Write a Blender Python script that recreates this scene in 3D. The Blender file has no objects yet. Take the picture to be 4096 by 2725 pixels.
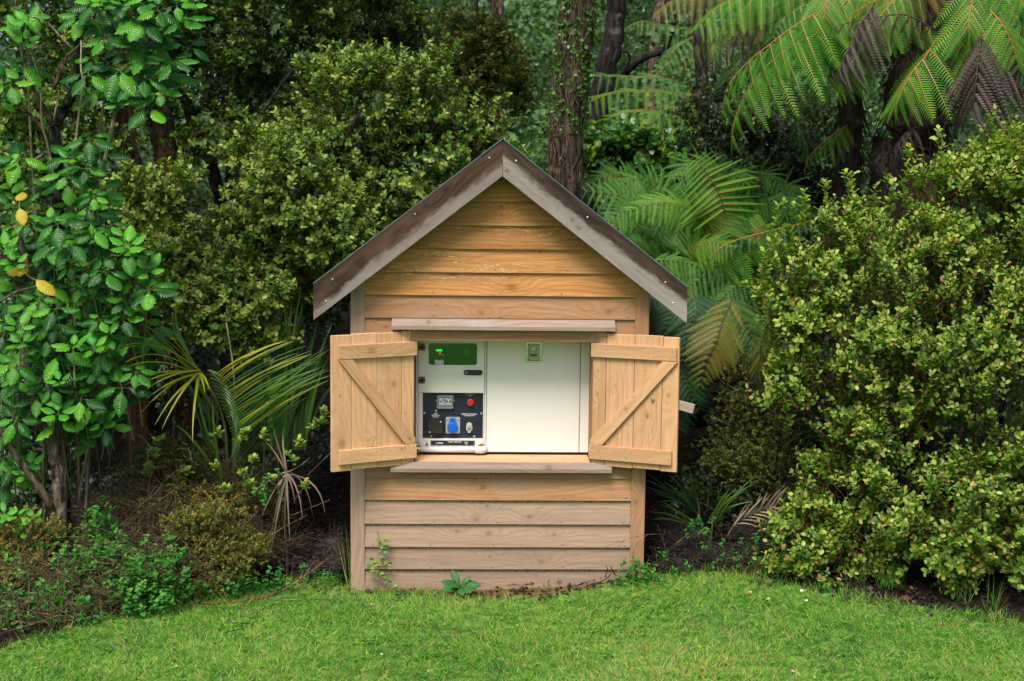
import bpy, math, random
import numpy as np
from mathutils import Vector, Matrix

random.seed(7)
rng = np.random.default_rng(11)
S = bpy.context.scene
COL = S.collection
R = math.radians

# ------------------------------------------------------------------ camera
CX, CY, CZ = -0.2316, -8.9296, 2.6268
cam_right = Vector((0.99938121, -0.03316219, 0.0117246))
cam_up = Vector((-0.00790697, 0.11299244, 0.99356439))
cam_fwd = Vector((0.03427356, 0.99304228, -0.11266031))
FPX = 5678.86
cd = bpy.data.cameras.new('camera')
cd.sensor_width = 36.0
cd.lens = FPX * 36.0 / 4096.0
cd.clip_start = 0.1
cd.clip_end = 600
cd.dof.use_dof = True
cd.dof.focus_distance = 8.95
cd.dof.aperture_fstop = 3.2
cam = bpy.data.objects.new('camera', cd)
COL.objects.link(cam)
m = Matrix((cam_right, cam_up, -cam_fwd)).transposed().to_4x4()
m.translation = (CX, CY, CZ)
cam.matrix_world = m
S.camera = cam

# ------------------------------------------------------------------ sky and sun (overcast, open sky over the lawn)
SUN_ELEV, SUN_ROT = R(57), R(202)     # rotation measured like the sky's: 0 = +Y, clockwise
w = bpy.data.worlds.new('World')
S.world = w
w.use_nodes = True
wn = w.node_tree
wn.nodes.clear()
wo = wn.nodes.new('ShaderNodeOutputWorld')
bg = wn.nodes.new('ShaderNodeBackground')
sky = wn.nodes.new('ShaderNodeTexSky')
sky.sky_type = 'NISHITA'
sky.sun_disc = False
sky.sun_elevation = SUN_ELEV
sky.sun_rotation = SUN_ROT
sky.air_density = 1.0
sky.dust_density = 3.0
sky.ozone_density = 0.6
bg.inputs['Strength'].default_value = 0.06
wn.links.new(sky.outputs[0], bg.inputs[0])
wn.links.new(bg.outputs[0], wo.inputs[0])
sd = bpy.data.lights.new('sun', 'SUN')
sd.energy = 1.5
sd.angle = R(26)
sd.color = (1.0, 0.95, 0.87)
sun = bpy.data.objects.new('sun', sd)
COL.objects.link(sun)
to_sun = Vector((math.sin(SUN_ROT) * math.cos(SUN_ELEV), math.cos(SUN_ROT) * math.cos(SUN_ELEV), math.sin(SUN_ELEV)))
sun.rotation_euler = to_sun.to_track_quat('Z', 'Y').to_euler()
S.view_settings.view_transform = 'Standard'
S.view_settings.look = 'None'
S.view_settings.exposure = 1.48
S.view_settings.gamma = 1.0
S.view_settings.use_curve_mapping = False
S.cycles.use_denoising = True
S.cycles.max_bounces = 7
S.cycles.diffuse_bounces = 2
S.cycles.glossy_bounces = 3
S.cycles.transmission_bounces = 5
S.cycles.transparent_max_bounces = 8
S.cycles.caustics_reflective = False
S.cycles.caustics_refractive = False

# ------------------------------------------------------------------ placing helpers
def at(px, py, Y):
    """point seen at photo pixel (px, py) on the upright plane y = Y"""
    d = cam_fwd + cam_right * ((px - 2048) / FPX) - cam_up * ((py - 1362.5) / FPX)
    t = (Y - CY) / d.y
    return Vector((CX, CY, CZ)) + d * t

def sc(Y):
    return (Y - CY) / FPX

def ground_z(x, y):
    x = np.asarray(x, float); y = np.asarray(y, float)
    z = 0.018 * np.sin(x * 1.7 + 1) * np.sin(y * 1.3) * np.clip((-0.3 - y) * 2, 0, 1)
    z = z + 0.085 * (1 / (1 + np.exp(-(x - 0.55) * 6))) * np.clip((y + 0.75) / 0.6, 0, 1)
    z = z + 0.13 * np.clip(y - 1.6, 0, 40) - 0.0016 * np.clip(y - 1.6, 0, 40) ** 2
    z = z + 0.03 * np.sin(x * 5.1) * np.sin(y * 4.3 + x) * np.clip((y + 0.2) * 1.5, 0, 1) * (np.abs(x) > 1.0)
    return z

def gz(x, y):
    return float(ground_z(x, y))

def gat(px, py, z=0.0):
    d = cam_fwd + cam_right * ((px - 2048) / FPX) - cam_up * ((py - 1362.5) / FPX)
    return Vector((CX, CY, CZ)) + d * ((z - CZ) / d.z)

# ------------------------------------------------------------------ object helpers
def tag(o, label=None, cat=None, group=None, kind=None):
    if label: o['label'] = label
    if cat: o['category'] = cat
    if group: o['group'] = group
    if kind: o['kind'] = kind
    return o

def empty(name, loc=(0, 0, 0), label=None, cat=None, group=None):
    o = bpy.data.objects.new(name, None)
    o.empty_display_size = 0.1
    COL.objects.link(o)
    o.location = loc
    return tag(o, label, cat, group)

def link(name, me, parent=None, mat=None, M=None):
    """link a mesh; M is its world matrix; parents stand unrotated so only their location counts"""
    o = bpy.data.objects.new(name, me)
    COL.objects.link(o)
    if mat is not None and not me.materials:
        me.materials.append(mat)
    if M is None:
        M = Matrix.Identity(4)
    if parent is not None:
        o.parent = parent
        o.matrix_basis = world_of(parent).inverted() @ M
    else:
        o.matrix_basis = M
    return o

def world_of(o):
    M = o.matrix_basis.copy() if o.parent is None else world_of(o.parent) @ o.matrix_basis
    return M

class MB:
    """collects simple solids into one mesh"""
    def __init__(s):
        s.v = []; s.f = []
    def add(s, vs, fs):
        n = len(s.v)
        s.v += [tuple(q) for q in vs]
        s.f += [tuple(i + n for i in q) for q in fs]
        return s
    def box(s, x0, x1, y0, y1, z0, z1, bev=0.0):
        if bev > 0:
            b = min(bev, (x1 - x0) / 2.01, (z1 - z0) / 2.01, (y1 - y0) / 2.01)
            prof = [(x0 + b, z0), (x1 - b, z0), (x1, z0 + b), (x1, z1 - b), (x1 - b, z1), (x0 + b, z1), (x0, z1 - b), (x0, z0 + b)]
            inn = [(x0 + b, z0 + b), (x1 - b, z0 + b), (x1 - b, z0 + b), (x1 - b, z1 - b), (x1 - b, z1 - b), (x0 + b, z1 - b), (x0 + b, z1 - b), (x0 + b, z0 + b)]
            vs = [(x, y0, z) for x, z in inn] + [(x, y0 + b, z) for x, z in prof] + [(x, y1, z) for x, z in prof]
            fs = [(0, 2, 4, 6)]
            fs = [(0, 1, 3, 5)] if False else fs
            for i in range(8):
                j = (i + 1) % 8
                fs.append((i, i + 8, j + 8, j)[::-1])
                fs.append((i + 8, i + 16, j + 16, j + 8)[::-1])
            fs.append(tuple(range(16, 24))[::-1])
            return s.add(vs, fs)
        vs = [(x, y, z) for x in (x0, x1) for y in (y0, y1) for z in (z0, z1)]
        return s.add(vs, [(0, 1, 3, 2), (4, 6, 7, 5), (0, 4, 5, 1), (2, 3, 7, 6), (0, 2, 6, 4), (1, 5, 7, 3)])
    def prism(s, poly, y0, y1):
        """polygon in x, z pulled from y0 to y1"""
        n = len(poly)
        vs = [(x, y0, z) for x, z in poly] + [(x, y1, z) for x, z in poly]
        fs = [tuple(range(n)), tuple(range(n, 2 * n))[::-1]]
        for i in range(n):
            j = (i + 1) % n
            fs.append((i, i + n, j + n, j))
        return s.add(vs, fs)
    def tube(s, pts, rad, seg=8, cap=True, wob=0.0, seed=0):
        rd = random.Random(seed)
        pts = [Vector(p) for p in pts]
        if not hasattr(rad, '__len__'):
            rad = [rad] * len(pts)
        n0 = len(s.v)
        up = Vector((0, 0, 1))
        for i, p in enumerate(pts):
            d = (pts[min(i + 1, len(pts) - 1)] - pts[max(i - 1, 0)]).normalized()
            a = d.cross(up if abs(d.z) < 0.9 else Vector((1, 0, 0))).normalized()
            b = a.cross(d).normalized()
            for k in range(seg):
                t = 2 * math.pi * k / seg
                r = rad[i] * (1 + rd.uniform(-wob, wob))
                s.v.append(tuple(p + a * math.cos(t) * r + b * math.sin(t) * r))
        for i in range(len(pts) - 1):
            for k in range(seg):
                k2 = (k + 1) % seg
                s.f.append((n0 + i * seg + k, n0 + i * seg + k2, n0 + (i + 1) * seg + k2, n0 + (i + 1) * seg + k))
        if cap:
            s.f.append(tuple(n0 + k for k in range(seg))[::-1])
            s.f.append(tuple(n0 + (len(pts) - 1) * seg + k for k in range(seg)))
        return s
    def disc(s, cx, cz, r, y0, y1, seg=20, dome=0.0):
        vs = [(cx + r * math.cos(2 * math.pi * k / seg), y1, cz + r * math.sin(2 * math.pi * k / seg)) for k in range(seg)]
        vs += [(cx + r * math.cos(2 * math.pi * k / seg), y0, cz + r * math.sin(2 * math.pi * k / seg)) for k in range(seg)]
        vs += [(cx + .72 * r * math.cos(2 * math.pi * k / seg), y0 - dome, cz + .72 * r * math.sin(2 * math.pi * k / seg)) for k in range(seg)]
        fs = []
        for k in range(seg):
            j = (k + 1) % seg
            fs.append((k, j, j + seg, k + seg)); fs.append((k + seg, j + seg, j + 2 * seg, k + 2 * seg))
        fs.append(tuple(range(2 * seg, 3 * seg)))
        return s.add(vs, fs)
    def mesh(s, name, smooth=False):
        me = bpy.data.meshes.new(name)
        me.from_pydata(s.v, [], s.f)
        if smooth:
            me.shade_smooth()
        me.update()
        return me
    def obj(s, name, mat, parent=None, smooth=False):
        return link(name, s.mesh(name, smooth), parent, mat)

def rrect(x0, x1, z0, z1, r, seg=4):
    p = []
    for cx, cz, a0 in ((x1 - r, z0 + r, -90), (x1 - r, z1 - r, 0), (x0 + r, z1 - r, 90), (x0 + r, z0 + r, 180)):
        for k in range(seg + 1):
            a = R(a0 + 90 * k / seg)
            p.append((cx + r * math.cos(a), cz + r * math.sin(a)))
    return p

# ------------------------------------------------------------------ node helpers
class NT:
    def __init__(s, name):
        s.m = bpy.data.materials.new(name)
        s.m.use_nodes = True
        s.t = s.m.node_tree
        s.t.nodes.clear()
        s.out = s.t.nodes.new('ShaderNodeOutputMaterial')
    def put(s, sock, val):
        if isinstance(val, bpy.types.NodeSocket):
            s.t.links.new(val, sock)
        elif val is not None:
            if hasattr(val, '__len__') and len(val) == 3 and sock.type == 'RGBA':
                val = (*val, 1)
            sock.default_value = val
    def n(s, typ, **kw):
        nd = s.t.nodes.new(typ)
        for k, v in kw.items():
            setattr(nd, k, v)
        return nd
    def math(s, op, a, b=None, c=None, clamp=False):
        nd = s.n('ShaderNodeMath', operation=op, use_clamp=clamp)
        s.put(nd.inputs[0], a); s.put(nd.inputs[1], b)
        if c is not None: s.put(nd.inputs[2], c)
        return nd.outputs[0]
    def vec(s, x=0.0, y=0.0, z=0.0):
        nd = s.n('ShaderNodeCombineXYZ')
        s.put(nd.inputs[0], x); s.put(nd.inputs[1], y); s.put(nd.inputs[2], z)
        return nd.outputs[0]
    def sep(s, v):
        nd = s.n('ShaderNodeSeparateXYZ'); s.put(nd.inputs[0], v)
        return nd.outputs
    def noise(s, v, scale=5.0, detail=3.0, rough=0.55, dist=0.0):
        nd = s.n('ShaderNodeTexNoise')
        s.put(nd.inputs['Vector'], v)
        s.put(nd.inputs['Scale'], scale); s.put(nd.inputs['Detail'], detail)
        s.put(nd.inputs['Roughness'], rough); s.put(nd.inputs['Distortion'], dist)
        return nd.outputs[0]
    def mix(s, f, a, b, blend='MIX'):
        nd = s.n('ShaderNodeMix', data_type='RGBA', blend_type=blend)
        s.put(nd.inputs[0], f); s.put(nd.inputs[6], a); s.put(nd.inputs[7], b)
        return nd.outputs[2]
    def ramp(s, f, stops):
        nd = s.n('ShaderNodeValToRGB')
        e = nd.color_ramp.elements
        while len(e) < len(stops): e.new(0.5)
        for el, (p, c) in zip(e, stops):
            el.position = p
            el.color = (*c, 1) if hasattr(c, '__len__') else (c, c, c, 1)
        s.put(nd.inputs[0], f)
        return nd.outputs[0]
    def step(s, v, a, b):
        nd = s.n('ShaderNodeMapRange', interpolation_type='SMOOTHSTEP')
        s.put(nd.inputs[0], v); nd.inputs[1].default_value = a; nd.inputs[2].default_value = b
        return nd.outputs[0]
    def attr(s, name, typ='GEOMETRY'):
        return s.n('ShaderNodeAttribute', attribute_name=name, attribute_type=typ)
    def rnd(s):
        return s.n('ShaderNodeObjectInfo').outputs['Random']
    def tex(s, kind='Object'):
        return s.n('ShaderNodeTexCoord').outputs[kind]
    def bump(s, h, strength=0.3, dist=0.01):
        nd = s.n('ShaderNodeBump')
        nd.inputs['Strength'].default_value = strength
        nd.inputs['Distance'].default_value = dist
        s.put(nd.inputs['Height'], h)
        return nd.outputs[0]
    def pbr(s, color, rough=0.6, normal=None, metal=0.0, spec=0.5, coat=0.0, emit=None, estr=0.0):
        p = s.n('ShaderNodeBsdfPrincipled')
        s.put(p.inputs['Base Color'], color); s.put(p.inputs['Roughness'], rough)
        s.put(p.inputs['Metallic'], metal); s.put(p.inputs['Specular IOR Level'], spec)
        s.put(p.inputs['Coat Weight'], coat)
        if normal is not None: s.put(p.inputs['Normal'], normal)
        if emit is not None:
            s.put(p.inputs['Emission Color'], emit); p.inputs['Emission Strength'].default_value = estr
        return p.outputs[0]
    def done(s, shader):
        s.t.links.new(shader, s.out.inputs['Surface'])
        return s.m

def plain(name, color, rough=0.6, metal=0.0, spec=0.5, var=0.12, scale=8.0, bump=0.0, coat=0.0):
    t = NT(name)
    co = t.tex()
    n = t.noise(co, scale, 4)
    dark = tuple(c * (1 - var) for c in color); light = tuple(min(1, c * (1 + var)) for c in color)
    c = t.mix(t.step(n, 0.3, 0.7), dark, light)
    nb = t.bump(t.noise(co, scale * 12, 3), bump, 0.004) if bump else None
    return t.done(t.pbr(c, rough, nb, metal, spec, coat))

def glow(name, color, strength):
    t = NT(name)
    return t.done(t.pbr(color, 0.4, emit=color, estr=strength))

def wood(name, light, mid, dark, gray=(0.30, 0.26, 0.23), wear=0.4, freq=26.0, rough=0.75, spec=0.25, two_tone=None, speck=0.0, contrast=1.0, splash=0.0):
    """sawn timber: rings that bend round knots (each plank carries its knots as k1, k2, k3 = x, z, size in its own metres)"""
    t = NT(name)
    co = t.tex()
    x, y, z = t.sep(co)
    rnd = t.rnd()
    off = t.math('MULTIPLY', rnd, 37.0)
    zz = t.math('ADD', z, t.math('MULTIPLY', y, 0.6))
    low = t.noise(t.vec(t.math('MULTIPLY', x, 1.1), off, t.math('MULTIPLY', zz, 5.0)), 1.0, 2.5, 0.5)
    f = t.math('ADD', t.math('MULTIPLY', zz, freq), t.math('MULTIPLY', low, 6.5))
    core = 0.0; halo = 0.0
    for nm in ('k1', 'k2', 'k3'):
        kx, kz, ks = t.sep(t.attr(nm, 'OBJECT').outputs['Vector'])
        on = t.math('GREATER_THAN', ks, 0.001)
        ks2 = t.math('MAXIMUM', ks, 0.001)
        dx = t.math('DIVIDE', t.math('SUBTRACT', x, kx), ks2)
        dz = t.math('DIVIDE', t.math('SUBTRACT', z, kz), ks2)
        wob = t.math('MULTIPLY', t.noise(co, 60.0, 2), 0.9)
        r2 = t.math('ADD', t.math('MULTIPLY', dx, dx), t.math('MULTIPLY', dz, t.math('MULTIPLY', dz, 1.7)))
        r2 = t.math('MULTIPLY', r2, t.math('ADD', wob, 0.55))
        far = t.math('ADD', t.math('MULTIPLY', t.math('MULTIPLY', dx, dx), 0.045), t.math('MULTIPLY', t.math('MULTIPLY', dz, dz), 0.22))
        bend = t.math('MULTIPLY', t.math('EXPONENT', t.math('MULTIPLY', far, -1.0)), on)
        f = t.math('ADD', f, t.math('MULTIPLY', bend, 2.6))
        e = t.math('MULTIPLY', t.math('EXPONENT', t.math('MULTIPLY', r2, -1.0)), on)
        core = t.math('ADD', core, e)
        halo = t.math('ADD', halo, t.math('MULTIPLY', bend, t.math('EXPONENT', t.math('MULTIPLY', r2, -0.12))))
    ring = t.math('ADD', t.math('MULTIPLY', t.math('SINE', t.math('MULTIPLY', f, 6.283)), 0.5), 0.5)
    ring = t.math('POWER', ring, 1.7)
    fib = t.noise(t.vec(t.math('MULTIPLY', x, 5.0), off, t.math('MULTIPLY', zz, 170.0)), 1.0, 3, 0.6)
    fib2 = t.noise(t.vec(t.math('MULTIPLY', x, 1.6), off, t.math('MULTIPLY', zz, 34.0)), 1.0, 3, 0.6)
    c = t.mix(t.math('MULTIPLY', ring, 0.5 * contrast), light, mid)
    c = t.mix(t.math('MULTIPLY', t.step(fib2, 0.42, 0.75), 0.75 * contrast), c, mid)
    c = t.mix(t.math('MULTIPLY', t.step(fib, 0.5, 0.8), 0.55 * contrast), c, dark)
    blot = t.noise(t.vec(t.math('MULTIPLY', x, 2.2), off, t.math('MULTIPLY', zz, 9.0)), 1.0, 4, 0.6)
    c = t.mix(t.math('MULTIPLY', t.step(blot, 0.45, 0.75), wear), c, gray)
    tone = t.math('ADD', t.math('MULTIPLY', rnd, 0.34), 0.83)
    c = t.mix(1.0, c, t.vec(tone, tone, tone), 'MULTIPLY')
    c = t.mix(t.math('MULTIPLY', halo, 0.35), c, mid)
    cc = t.math('MINIMUM', core, 1.0)
    kr = t.math('ADD', t.math('MULTIPLY', t.math('SINE', t.math('MULTIPLY', cc, 20.0)), 0.25), 0.75)
    c = t.mix(t.math('MULTIPLY', t.step(cc, 0.25, 0.95), t.math('MULTIPLY', kr, 0.62)), c, dark)
    dots = t.noise(t.vec(t.math('MULTIPLY', x, 55.0), off, t.math('MULTIPLY', zz, 130.0)), 1.0, 2, 0.5)
    c = t.mix(t.math('MULTIPLY', t.step(dots, 0.70, 0.78), 0.65), c, tuple(q * 0.3 for q in dark))
    if speck:
        sp = t.noise(t.vec(t.math('MULTIPLY', x, 22.0), off, t.math('MULTIPLY', zz, 160.0)), 1.0, 2, 0.5)
        band = t.step(t.noise(t.vec(t.math('MULTIPLY', x, 0.7), off, t.math('MULTIPLY', zz, 12.0)), 1.0, 2), 0.5, 0.62)
        c = t.mix(t.math('MULTIPLY', t.math('MULTIPLY', t.step(sp, 0.60, 0.68), band), speck), c, (0.75, 0.5, 0.24))
    if splash:
        # grit and mud caught along the upper part of each low board
        sp2 = t.noise(co, 75.0, 3, 0.6)
        edge_ = t.math('ADD', t.step(z, .01, .075), t.math('MULTIPLY', t.noise(t.vec(t.math('MULTIPLY', x, 5.0), off, 0.0), 1.0, 3), .5))
        c = t.mix(t.math('MULTIPLY', t.step(t.math('MULTIPLY', sp2, edge_), .52, .72), splash), c, (0.10, 0.055, 0.032))
    if two_tone:
        # wet, nearly black-brown upper part of the barge board over bleached grey timber (an old water mark)
        tan, brown, edge = two_tone
        e1 = t.noise(t.vec(t.math('MULTIPLY', x, 9.0), off, t.math('MULTIPLY', z, 25.0)), 1.0, 5, 0.7)
        e2 = t.noise(t.vec(t.math('MULTIPLY', x, 1.4), off, 0.0), 1.0, 2)
        q = t.math('ADD', z, t.math('MULTIPLY', t.math('SUBTRACT', e1, 0.5), 0.09))
        q = t.math('ADD', q, t.math('MULTIPLY', t.math('SUBTRACT', e2, 0.5), 0.12))
        wet = t.step(q, edge - 0.020, edge + 0.020)
        b = t.mix(t.step(blot, 0.4, 0.62), brown, tuple(u * 0.38 for u in brown))
        b = t.mix(t.math('MULTIPLY', ring, 0.3), b, tuple(u * 1.6 for u in brown))
        c = t.mix(wet, c, b)
        c = t.mix(t.math('MULTIPLY', t.step(z, 0.055, 0.093), 0.6), c, (0.02, 0.014, 0.011))
    nb = t.bump(t.math('ADD', t.math('MULTIPLY', fib, 0.7), t.math('MULTIPLY', ring, 0.25)), 0.35, 0.0025)
    return t.done(t.pbr(c, rough, nb, 0.0, spec))

def bark(name, a, b, zs=2.0, xs=14.0, moss=None):
    t = NT(name)
    co = t.tex()
    x, y, z = t.sep(co)
    v = t.vec(t.math('MULTIPLY', x, xs), t.math('MULTIPLY', y, xs), t.math('MULTIPLY', z, zs))
    n = t.noise(v, 1.6, 6, 0.65, 0.6)
    c = t.mix(t.step(n, 0.38, 0.62), a, b)
    n2 = t.noise(co, 9.0, 4)
    c = t.mix(t.step(n2, 0.55, 0.72), c, moss or tuple(min(1, q * 1.7) for q in b))
    return t.done(t.pbr(c, 0.9, t.bump(n, 0.9, 0.03), 0, 0.2))

def leafmat(name, stops, rough=0.42, trans=0.25, veins=False, spec=0.5):
    """leaf colour runs over stops by the per-leaf attribute v (age of the leaf), or the object's random for single leaves"""
    t = NT(name)
    if veins == 'object' or veins == 'objflat':
        v = t.rnd()
    else:
        v = t.attr('v').outputs['Fac']
    c = t.ramp(v, stops)
    nrm = None
    if veins == 'object':
        x, y, z = t.sep(t.tex())
        ax = t.math('ABSOLUTE', x)
        s = t.math('SUBTRACT', y, t.math('MULTIPLY', ax, 0.55))
        wv = t.math('ADD', t.math('MULTIPLY', t.math('SINE', t.math('MULTIPLY', s, 2 * math.pi / 0.115)), 0.5), 0.5)
        mid = t.math('SUBTRACT', 1.0, t.step(ax, 0.0, 0.022))
        c = t.mix(t.math('MULTIPLY', t.step(wv, 0.86, 1.0), 0.12), c, t.mix(1.0, c, (1.6, 1.45, 1.3), 'MULTIPLY'))
        c = t.mix(t.math('MULTIPLY', mid, 0.5), c, (0.16, 0.26, 0.05))
        nrm = t.bump(t.math('SUBTRACT', 1.0, t.math('POWER', wv, 2.0)), 0.26, 0.03)
    p = t.pbr(c, rough, nrm, 0, spec)
    tr = t.n('ShaderNodeBsdfTranslucent')
    t.put(tr.inputs[0], t.mix(1.0, c, (1.3, 1.5, 0.5), 'MULTIPLY'))
    mx = t.n('ShaderNodeMixShader')
    mx.inputs[0].default_value = trans
    t.t.links.new(p, mx.inputs[1]); t.t.links.new(tr.outputs[0], mx.inputs[2])
    return t.done(mx.outputs[0])

# ------------------------------------------------------------------ materials
M = {}
M['board_gold'] = wood('board_gold', (0.52, 0.25, 0.085), (0.33, 0.135, 0.038), (0.10, 0.042, 0.016), gray=(0.30, 0.19, 0.10), wear=0.4, speck=0.8)
M['board_mid'] = wood('board_mid', (0.45, 0.245, 0.125), (0.32, 0.155, 0.072), (0.12, 0.058, 0.03), gray=(0.31, 0.225, 0.165), wear=0.55)
M['board_pale'] = wood('board_pale', (0.385, 0.26, 0.18), (0.285, 0.18, 0.118), (0.13, 0.08, 0.052), gray=(0.25, 0.205, 0.18), wear=0.75, contrast=1.0, splash=.8)
M['shutter'] = wood('shutter', (0.66, 0.395, 0.21), (0.53, 0.265, 0.11), (0.22, 0.10, 0.04), gray=(0.50, 0.34, 0.21), wear=0.5, freq=20, contrast=0.9)
M['trim_grey'] = wood('trim_grey', (0.34, 0.25, 0.195), (0.24, 0.165, 0.12), (0.10, 0.065, 0.048), gray=(0.36, 0.32, 0.30), wear=0.65, freq=30)
M['fascia'] = wood('fascia', (0.27, 0.23, 0.205), (0.21, 0.17, 0.15), (0.06, 0.045, 0.038), gray=(0.32, 0.285, 0.265), wear=0.6, two_tone=((0.4, 0.36, 0.33), (0.062, 0.036, 0.026), 0.012), freq=16)
M['timber_new'] = wood('timber_new', (0.66, 0.42, 0.24), (0.50, 0.28, 0.14), (0.22, 0.10, 0.04), wear=0.2)
M['steel_roof'] = plain('steel_roof', (0.10, 0.16, 0.15), 0.4, 0.0, 0.5, 0.15, 12)
M['zinc'] = plain('zinc', (0.55, 0.58, 0.6), 0.35, 0.9, 0.5, 0.2, 60)
M['black'] = plain('black', (0.012, 0.012, 0.014), 0.4, 0, 0.5, 0.2, 30)
M['dark_box'] = plain('dark_box', (0.022, 0.018, 0.016), 0.45, 0, 0.5, 0.3, 20, 0.2)
M['blue'] = plain('blue', (0.006, 0.12, 0.62), 0.35, 0, 0.5, 0.08, 20)
M['red'] = plain('red', (0.62, 0.018, 0.02), 0.4, 0, 0.5, 0.06, 20)
M['grey_plastic'] = plain('grey_plastic', (0.42, 0.44, 0.44), 0.4, 0, 0.5, 0.08, 30)
M['pale_plastic'] = plain('pale_plastic', (0.60, 0.58, 0.50), 0.45, 0, 0.5, 0.12, 30)
M['white_print'] = plain('white_print', (0.75, 0.77, 0.78), 0.6, 0, 0.3, 0.04)
M['orange_dot'] = plain('orange_dot', (0.8, 0.4, 0.02), 0.5)
M['brass'] = plain('brass', (0.35, 0.22, 0.09), 0.4, 0.8)
M['chrome'] = plain('chrome', (0.72, 0.74, 0.72), 0.16, 1.0, 0.5, 0.05, 30)
M['steel'] = plain('steel', (0.35, 0.34, 0.32), 0.3, 0.9, 0.5, 0.2, 40)
M['green_lcd'] = glow('green_lcd', (0.0, 0.75, 0.2), 0.9)
M['red_led'] = glow('red_led', (1.0, 0.06, 0.03), 2.0)
M['green_led'] = glow('green_led', (0.0, 0.35, 0.1), 0.35)
M['sticker'] = plain('sticker', (0.55, 0.60, 0.56), 0.5, 0, 0.4, 0.2, 60)
M['window_dark'] = plain('window_dark', (0.02, 0.05, 0.03), 0.5)

def paint():
    t = NT('white_paint')
    co = t.tex()
    n = t.noise(co, 3.0, 4)
    c = t.mix(t.step(n, 0.3, 0.7), (0.79, 0.765, 0.71), (0.83, 0.81, 0.76))
    x, y, z = t.sep(t.tex('Object'))
    d = t.noise(t.vec(t.math('MULTIPLY', x, 70.0), y, t.math('MULTIPLY', z, 55.0)), 1.0, 3, 0.6)
    patch = t.step(t.noise(co, 5.0, 3), 0.42, 0.7)
    c = t.mix(t.math('MULTIPLY', t.step(d, 0.68, 0.74), t.math('MULTIPLY', patch, 0.75)), c, (0.16, 0.09, 0.05))
    return t.done(t.pbr(c, 0.42, None, 0, 0.5))
M['paint'] = paint()

def panel_mat():
    t = NT('navy_panel')
    co = t.tex()
    d = t.noise(co, 320.0, 2)
    c = t.mix(t.step(t.noise(co, 6, 3), .3, .7), (0.012, 0.019, 0.032), (0.018, 0.027, 0.043))
    c = t.mix(t.math('MULTIPLY', t.step(d, 0.72, 0.78), 0.6), c, (0.3, 0.33, 0.36))
    return t.done(t.pbr(c, 0.45, None, 0, 0.4))
M['navy'] = panel_mat()

def glass_mat():
    t = NT('tinted_glass')
    tr = t.n('ShaderNodeBsdfTransparent'); tr.inputs[0].default_value = (0.45, 0.75, 0.5, 1)
    g = t.n('ShaderNodeBsdfGlossy'); g.inputs['Color'].default_value = (0.7, 0.9, 0.75, 1); g.inputs['Roughness'].default_value = 0.12
    mx = t.n('ShaderNodeMixShader'); mx.inputs[0].default_value = 0.10
    t.t.links.new(tr.outputs[0], mx.inputs[1]); t.t.links.new(g.outputs[0], mx.inputs[2])
    return t.done(mx.outputs[0])
M['glass'] = glass_mat()

def pipe_mat():
    t = NT('white_pipe')
    co = t.tex()
    c = t.mix(t.math('MULTIPLY', t.step(t.noise(co, 26, 4, .6), .58, .72), .7), (0.72, 0.72, 0.72), (0.30, 0.19, 0.12))
    return t.done(t.pbr(c, .4))
M['pipe'] = pipe_mat()

M['bark_brown'] = bark('bark_brown', (0.025, 0.015, 0.010), (0.20, 0.135, 0.10), 3.0, 18, moss=(0.30, 0.25, 0.21))
M['bark_red'] = bark('bark_red', (0.045, 0.018, 0.012), (0.155, 0.072, 0.045), 1.0, 22)
M['bark_dark'] = bark('bark_dark', (0.006, 0.005, 0.005), (0.035, 0.030, 0.028), 4, 18, moss=(0.13, 0.115, 0.11))
M['bark_fibre'] = bark('bark_fibre', (0.010, 0.007, 0.005), (0.085, 0.058, 0.043), 1.3, 26, moss=(0.13, 0.095, 0.07))
M['twig'] = bark('twig', (0.09, 0.055, 0.040), (0.24, 0.17, 0.125), 8, 30)
M['twig_pale'] = bark('twig_pale', (0.06, 0.036, 0.022), (0.26, 0.175, 0.11), 8, 30)
M['twig_grey'] = bark('twig_grey', (0.045, 0.036, 0.032), (0.15, 0.12, 0.11), 8, 30)
M['twig_red'] = plain('twig_red', (0.10, 0.028, 0.014), 0.6)
M['stem_green'] = plain('stem_green', (0.10, 0.13, 0.04), 0.6)
M['stem_pale'] = bark('stem_pale', (0.12, 0.11, 0.06), (0.27, 0.235, 0.15), 3, 20)
M['rachis'] = plain('rachis', (0.36, 0.15, 0.035), 0.55)
M['rachis_soft'] = plain('rachis_soft', (0.16, 0.14, 0.03), 0.55)
M['rachis_dark'] = plain('rachis_dark', (0.06, 0.035, 0.02), 0.6)
M['leaf_lime'] = leafmat('leaf_lime', [(0, (0.022, 0.060, 0.005)), (0.4, (0.070, 0.165, 0.014)), (0.72, (0.19, 0.32, 0.035)), (0.92, (0.38, 0.48, 0.09)), (0.97, (0.34, 0.30, 0.06)), (1, (0.36, 0.18, 0.06))], 0.45, 0.28, spec=.3)
M['leaf_pitto'] = leafmat('leaf_pitto', [(0, (0.010, 0.030, 0.003)), (0.4, (0.034, 0.090, 0.008)), (0.72, (0.12, 0.22, 0.024)), (0.93, (0.31, 0.40, 0.080)), (1, (0.34, 0.24, 0.06))], 0.45, 0.28, spec=.3)
M['leaf_olive'] = leafmat('leaf_olive', [(0, (0.030, 0.042, 0.006)), (0.5, (0.09, 0.12, 0.016)), (0.85, (0.22, 0.24, 0.032)), (1, (0.36, 0.18, 0.04))], 0.55, 0.25, spec=.3)
M['leaf_dark'] = leafmat('leaf_dark', [(0, (0.010, 0.026, 0.006)), (0.6, (0.028, 0.060, 0.013)), (1, (0.07, 0.11, 0.024))], 0.45, 0.2)
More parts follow.
